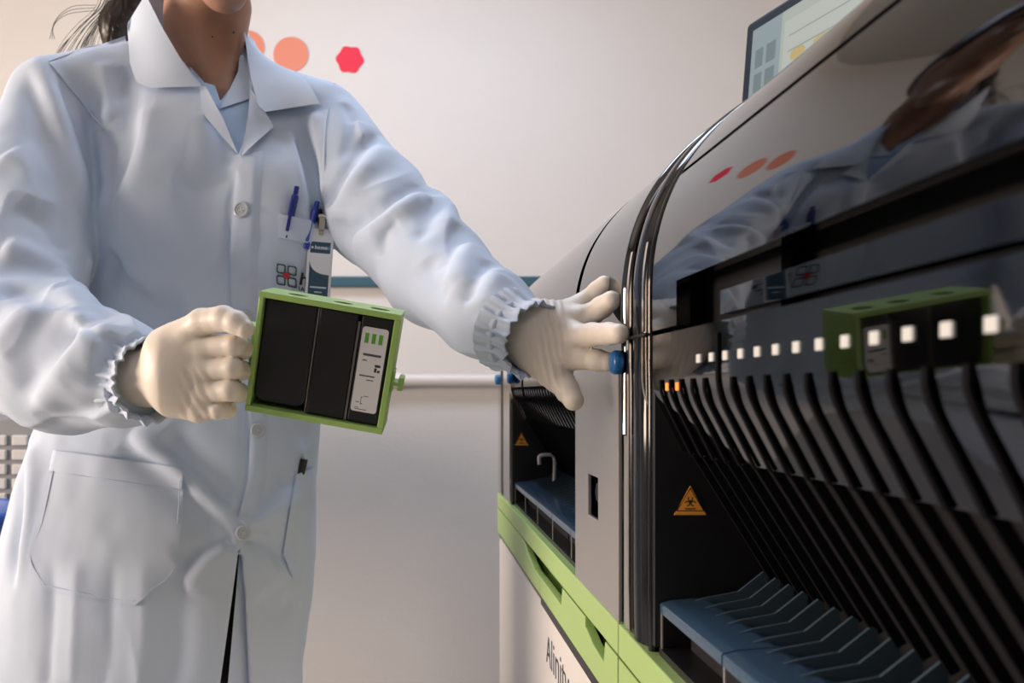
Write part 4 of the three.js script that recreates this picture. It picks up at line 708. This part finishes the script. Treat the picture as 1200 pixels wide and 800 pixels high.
// ------------------------------------------------------------------ pens, badge and emblem at the breast pocket
{
  const pen = (label, top, bottom, col, clip) => {
    const c = at(...bottom), t = at(...top), dir = t.clone().sub(c), L = dir.length(), o = thing('pen', label, 'pen', c.toArray(), 'pens in the breast pocket');
    o.quaternion.setFromUnitVectors(V(0, 1, 0), dir.normalize());
    part('barrel', new THREE.LatheGeometry(v2([[0, -0.012], [0.004, -0.012], [0.0045, 0], [0.0048, L * 0.75], [0.0038, L * 0.8], [0, L * 0.8]]), 20), col, o);
    part('push_button', new THREE.LatheGeometry(v2([[0.0032, L * 0.78], [0.0034, L * 0.98], [0.0026, L], [0, L]]), 18), col, o);
    if (clip) part('clip', rbox(-0.0022, 0.0022, -0.004, L * 0.72, 0.0058, 0.0078, 0.0009), col, o);
  };
  const blue = mat(lin(0.012, 0.022, 0.20), 0.28), blue2 = mat(lin(0.02, 0.05, 0.42), 0.3), black = mat(lin(0.012, 0.012, 0.014), 0.3);
  const z = (u, v) => -hitCoat(u, v).z;
  pen('dark blue click pen clipped upright in the breast pocket', [348, 218, z(345, 240) - 0.006], [338, 268, z(338, 268) - 0.001], blue, true);
  pen('bright blue pen with a clip beside the badge', [372, 236, z(370, 245) - 0.006], [361, 281, z(361, 281) - 0.001], blue2, true);
  pen('black pen between the bright blue pen and the badge clip', [375, 245, z(376, 250) - 0.004], [372, 270, z(372, 270) + 0.002], black, false);
  const b = thing('name_badge', 'white and teal name badge clipped to the breast pocket', 'badge', at(377, 268, z(376, 270) - 0.014).toArray());
  b.rotation.set(0.06, 0.1, -0.07);
  const tex = canvasTexture(256, 700, (c, w, h) => {
    c.fillStyle = '#dfe4ec'; c.fillRect(0, 0, w, h); c.fillStyle = '#1d4a63'; c.fillRect(20, 120, 216, 110);
    c.fillStyle = '#1d4a63'; c.beginPath(); c.moveTo(20, 300); c.quadraticCurveTo(30, 440, 236, 440); c.lineTo(236, 690); c.lineTo(20, 690); c.closePath(); c.fill();
    c.fillStyle = '#e8f1f6'; c.font = 'bold 50px sans-serif'; c.fillText('hemo', 66, 192); c.fillStyle = '#6fb0c8'; c.fillText('lab', 188, 192, 44); c.fillStyle = '#e8f1f6'; c.beginPath(); c.arc(42, 176, 12, 0, 7); c.fill();
    c.fillStyle = '#b9d6e2'; c.fillRect(40, 560, 176, 16); c.fillRect(90, 610, 80, 10);
  });
  const bw = 0.0325, bh = 0.094;
  part('card', rbox(-bw / 2, bw / 2, -bh, 0, -0.0012, 0.0004, 0.0006, 2), mat(lin(0.75, 0.78, 0.82), 0.3), b, 'white plastic card holder');
  part('print', new THREE.PlaneGeometry(bw - 0.002, bh - 0.003).translate(0, -bh / 2, 0.0007), mat(0xffffff, 0.25, { map: tex, clearcoat: 0.5 }), b, 'printed card with teal bands');
  part('clip', [rbox(-0.004, 0.004, -0.003, 0.018, 0.0005, 0.0045, 0.001), cyl(V(-0.005, 0.015, 0.003), V(0.005, 0.015, 0.003), 0.0022), rbox(-0.003, 0.003, -0.008, 0.0, 0.0012, 0.0022, 0.0004)], mat(lin(0.55, 0.55, 0.52), 0.25, { metalness: 1 }), b, 'small metal clip');
  // emblem printed on the pocket: thin print laid on the cloth
  const font = await new FontLoader().loadAsync('fonts/droid/droid_sans_bold.typeface.json');
  const o0 = hitCoat(325, 334), ex = hitCoat(380, 350).sub(o0).setZ(0).normalize(), ey = V(-ex.y, ex.x, 0);
  const lay = (g) => { const q = g.attributes.position; for (let i = 0; i < q.count; i++) { const w = o0.clone().addScaledVector(ex, q.getX(i)).addScaledVector(ey, q.getY(i)); let zz = -0.85; for (let k = 0; k < 60 && zz > -1.1; k++) { const d = coatSolid(w.x, w.y, zz); zz -= (d - (d < 0.05 ? foldAt(w.x, w.y, zz) : 0)) * 0.8; } q.setXYZ(i, w.x, w.y, zz + 0.0058 + q.getZ(i)); } g.computeVertexNormals(); return g; };
  const ring = (x, y) => { const s = new THREE.Shape(), r = 0.0112, c = 0.0026, rr = (s, m, x0, y0, x1, y1) => { s.moveTo(x0 + m, y0); s.lineTo(x1 - m, y0); s.quadraticCurveTo(x1, y0, x1, y0 + m); s.lineTo(x1, y1 - m); s.quadraticCurveTo(x1, y1, x1 - m, y1); s.lineTo(x0 + m, y1); s.quadraticCurveTo(x0, y1, x0, y1 - m); s.lineTo(x0, y0 + m); s.quadraticCurveTo(x0, y0, x0 + m, y0); }; rr(s, c, x, y, x + r, y + r); const hl = new THREE.Path(); rr(hl, 0.002, x + 0.0015, y + 0.0015, x + r - 0.0015, y + r - 0.0015); s.holes.push(hl); return new THREE.ExtrudeGeometry(s, { depth: 0.0004, bevelEnabled: false }); };
  part('emblem', [[0, 0], [0.0136, 0], [0, 0.0136], [0.0136, 0.0136]].map(([x, y]) => lay(ring(x, y))), mat(lin(0.015, 0.085, 0.08), 0.7), coat, 'printed emblem of four rounded squares');
  part('emblem_dot', lay(new THREE.CylinderGeometry(0.0036, 0.0036, 0.0006, 24).rotateX(Math.PI / 2).translate(0.0124, 0.0124, 0.0005)), mat(lin(0.65, 0.015, 0.03), 0.7), coat, 'red dot of the printed emblem');
  const slant = new THREE.Matrix4().set(1, 0.2, 0, 0, 0, 1, 0, 0, 0, 0, 1, 0, 0, 0, 0, 1);
  part('lettering', [lay(new TextGeometry('he', { font, size: 0.0135, depth: 0.0004, curveSegments: 4 }).applyMatrix4(slant).translate(0.0262, 0.0052, 0)), lay(new TextGeometry('LABOR', { font, size: 0.0042, depth: 0.0004, curveSegments: 3 }).translate(0.0262, -0.001, 0))], mat(lin(0.008, 0.014, 0.014), 0.7), coat, 'printed lettering beside the emblem');
  // pen in the side pocket
  const sp = thing('marker_pen', 'black marker pen standing in the side coat pocket', 'pen', at(351, 560, -hitCoat(351, 560).z + 0.004).toArray()); sp.rotation.z = -0.25;
  part('barrel', new THREE.CylinderGeometry(0.0055, 0.0055, 0.06, 18).translate(0, -0.01, 0), M.blackSatin, sp); part('cap', new THREE.CylinderGeometry(0.0052, 0.006, 0.03, 18).translate(0, 0.012, 0.0006), M.blackSatin, sp);
}


shade(scene);
renderer.render(scene, camera);
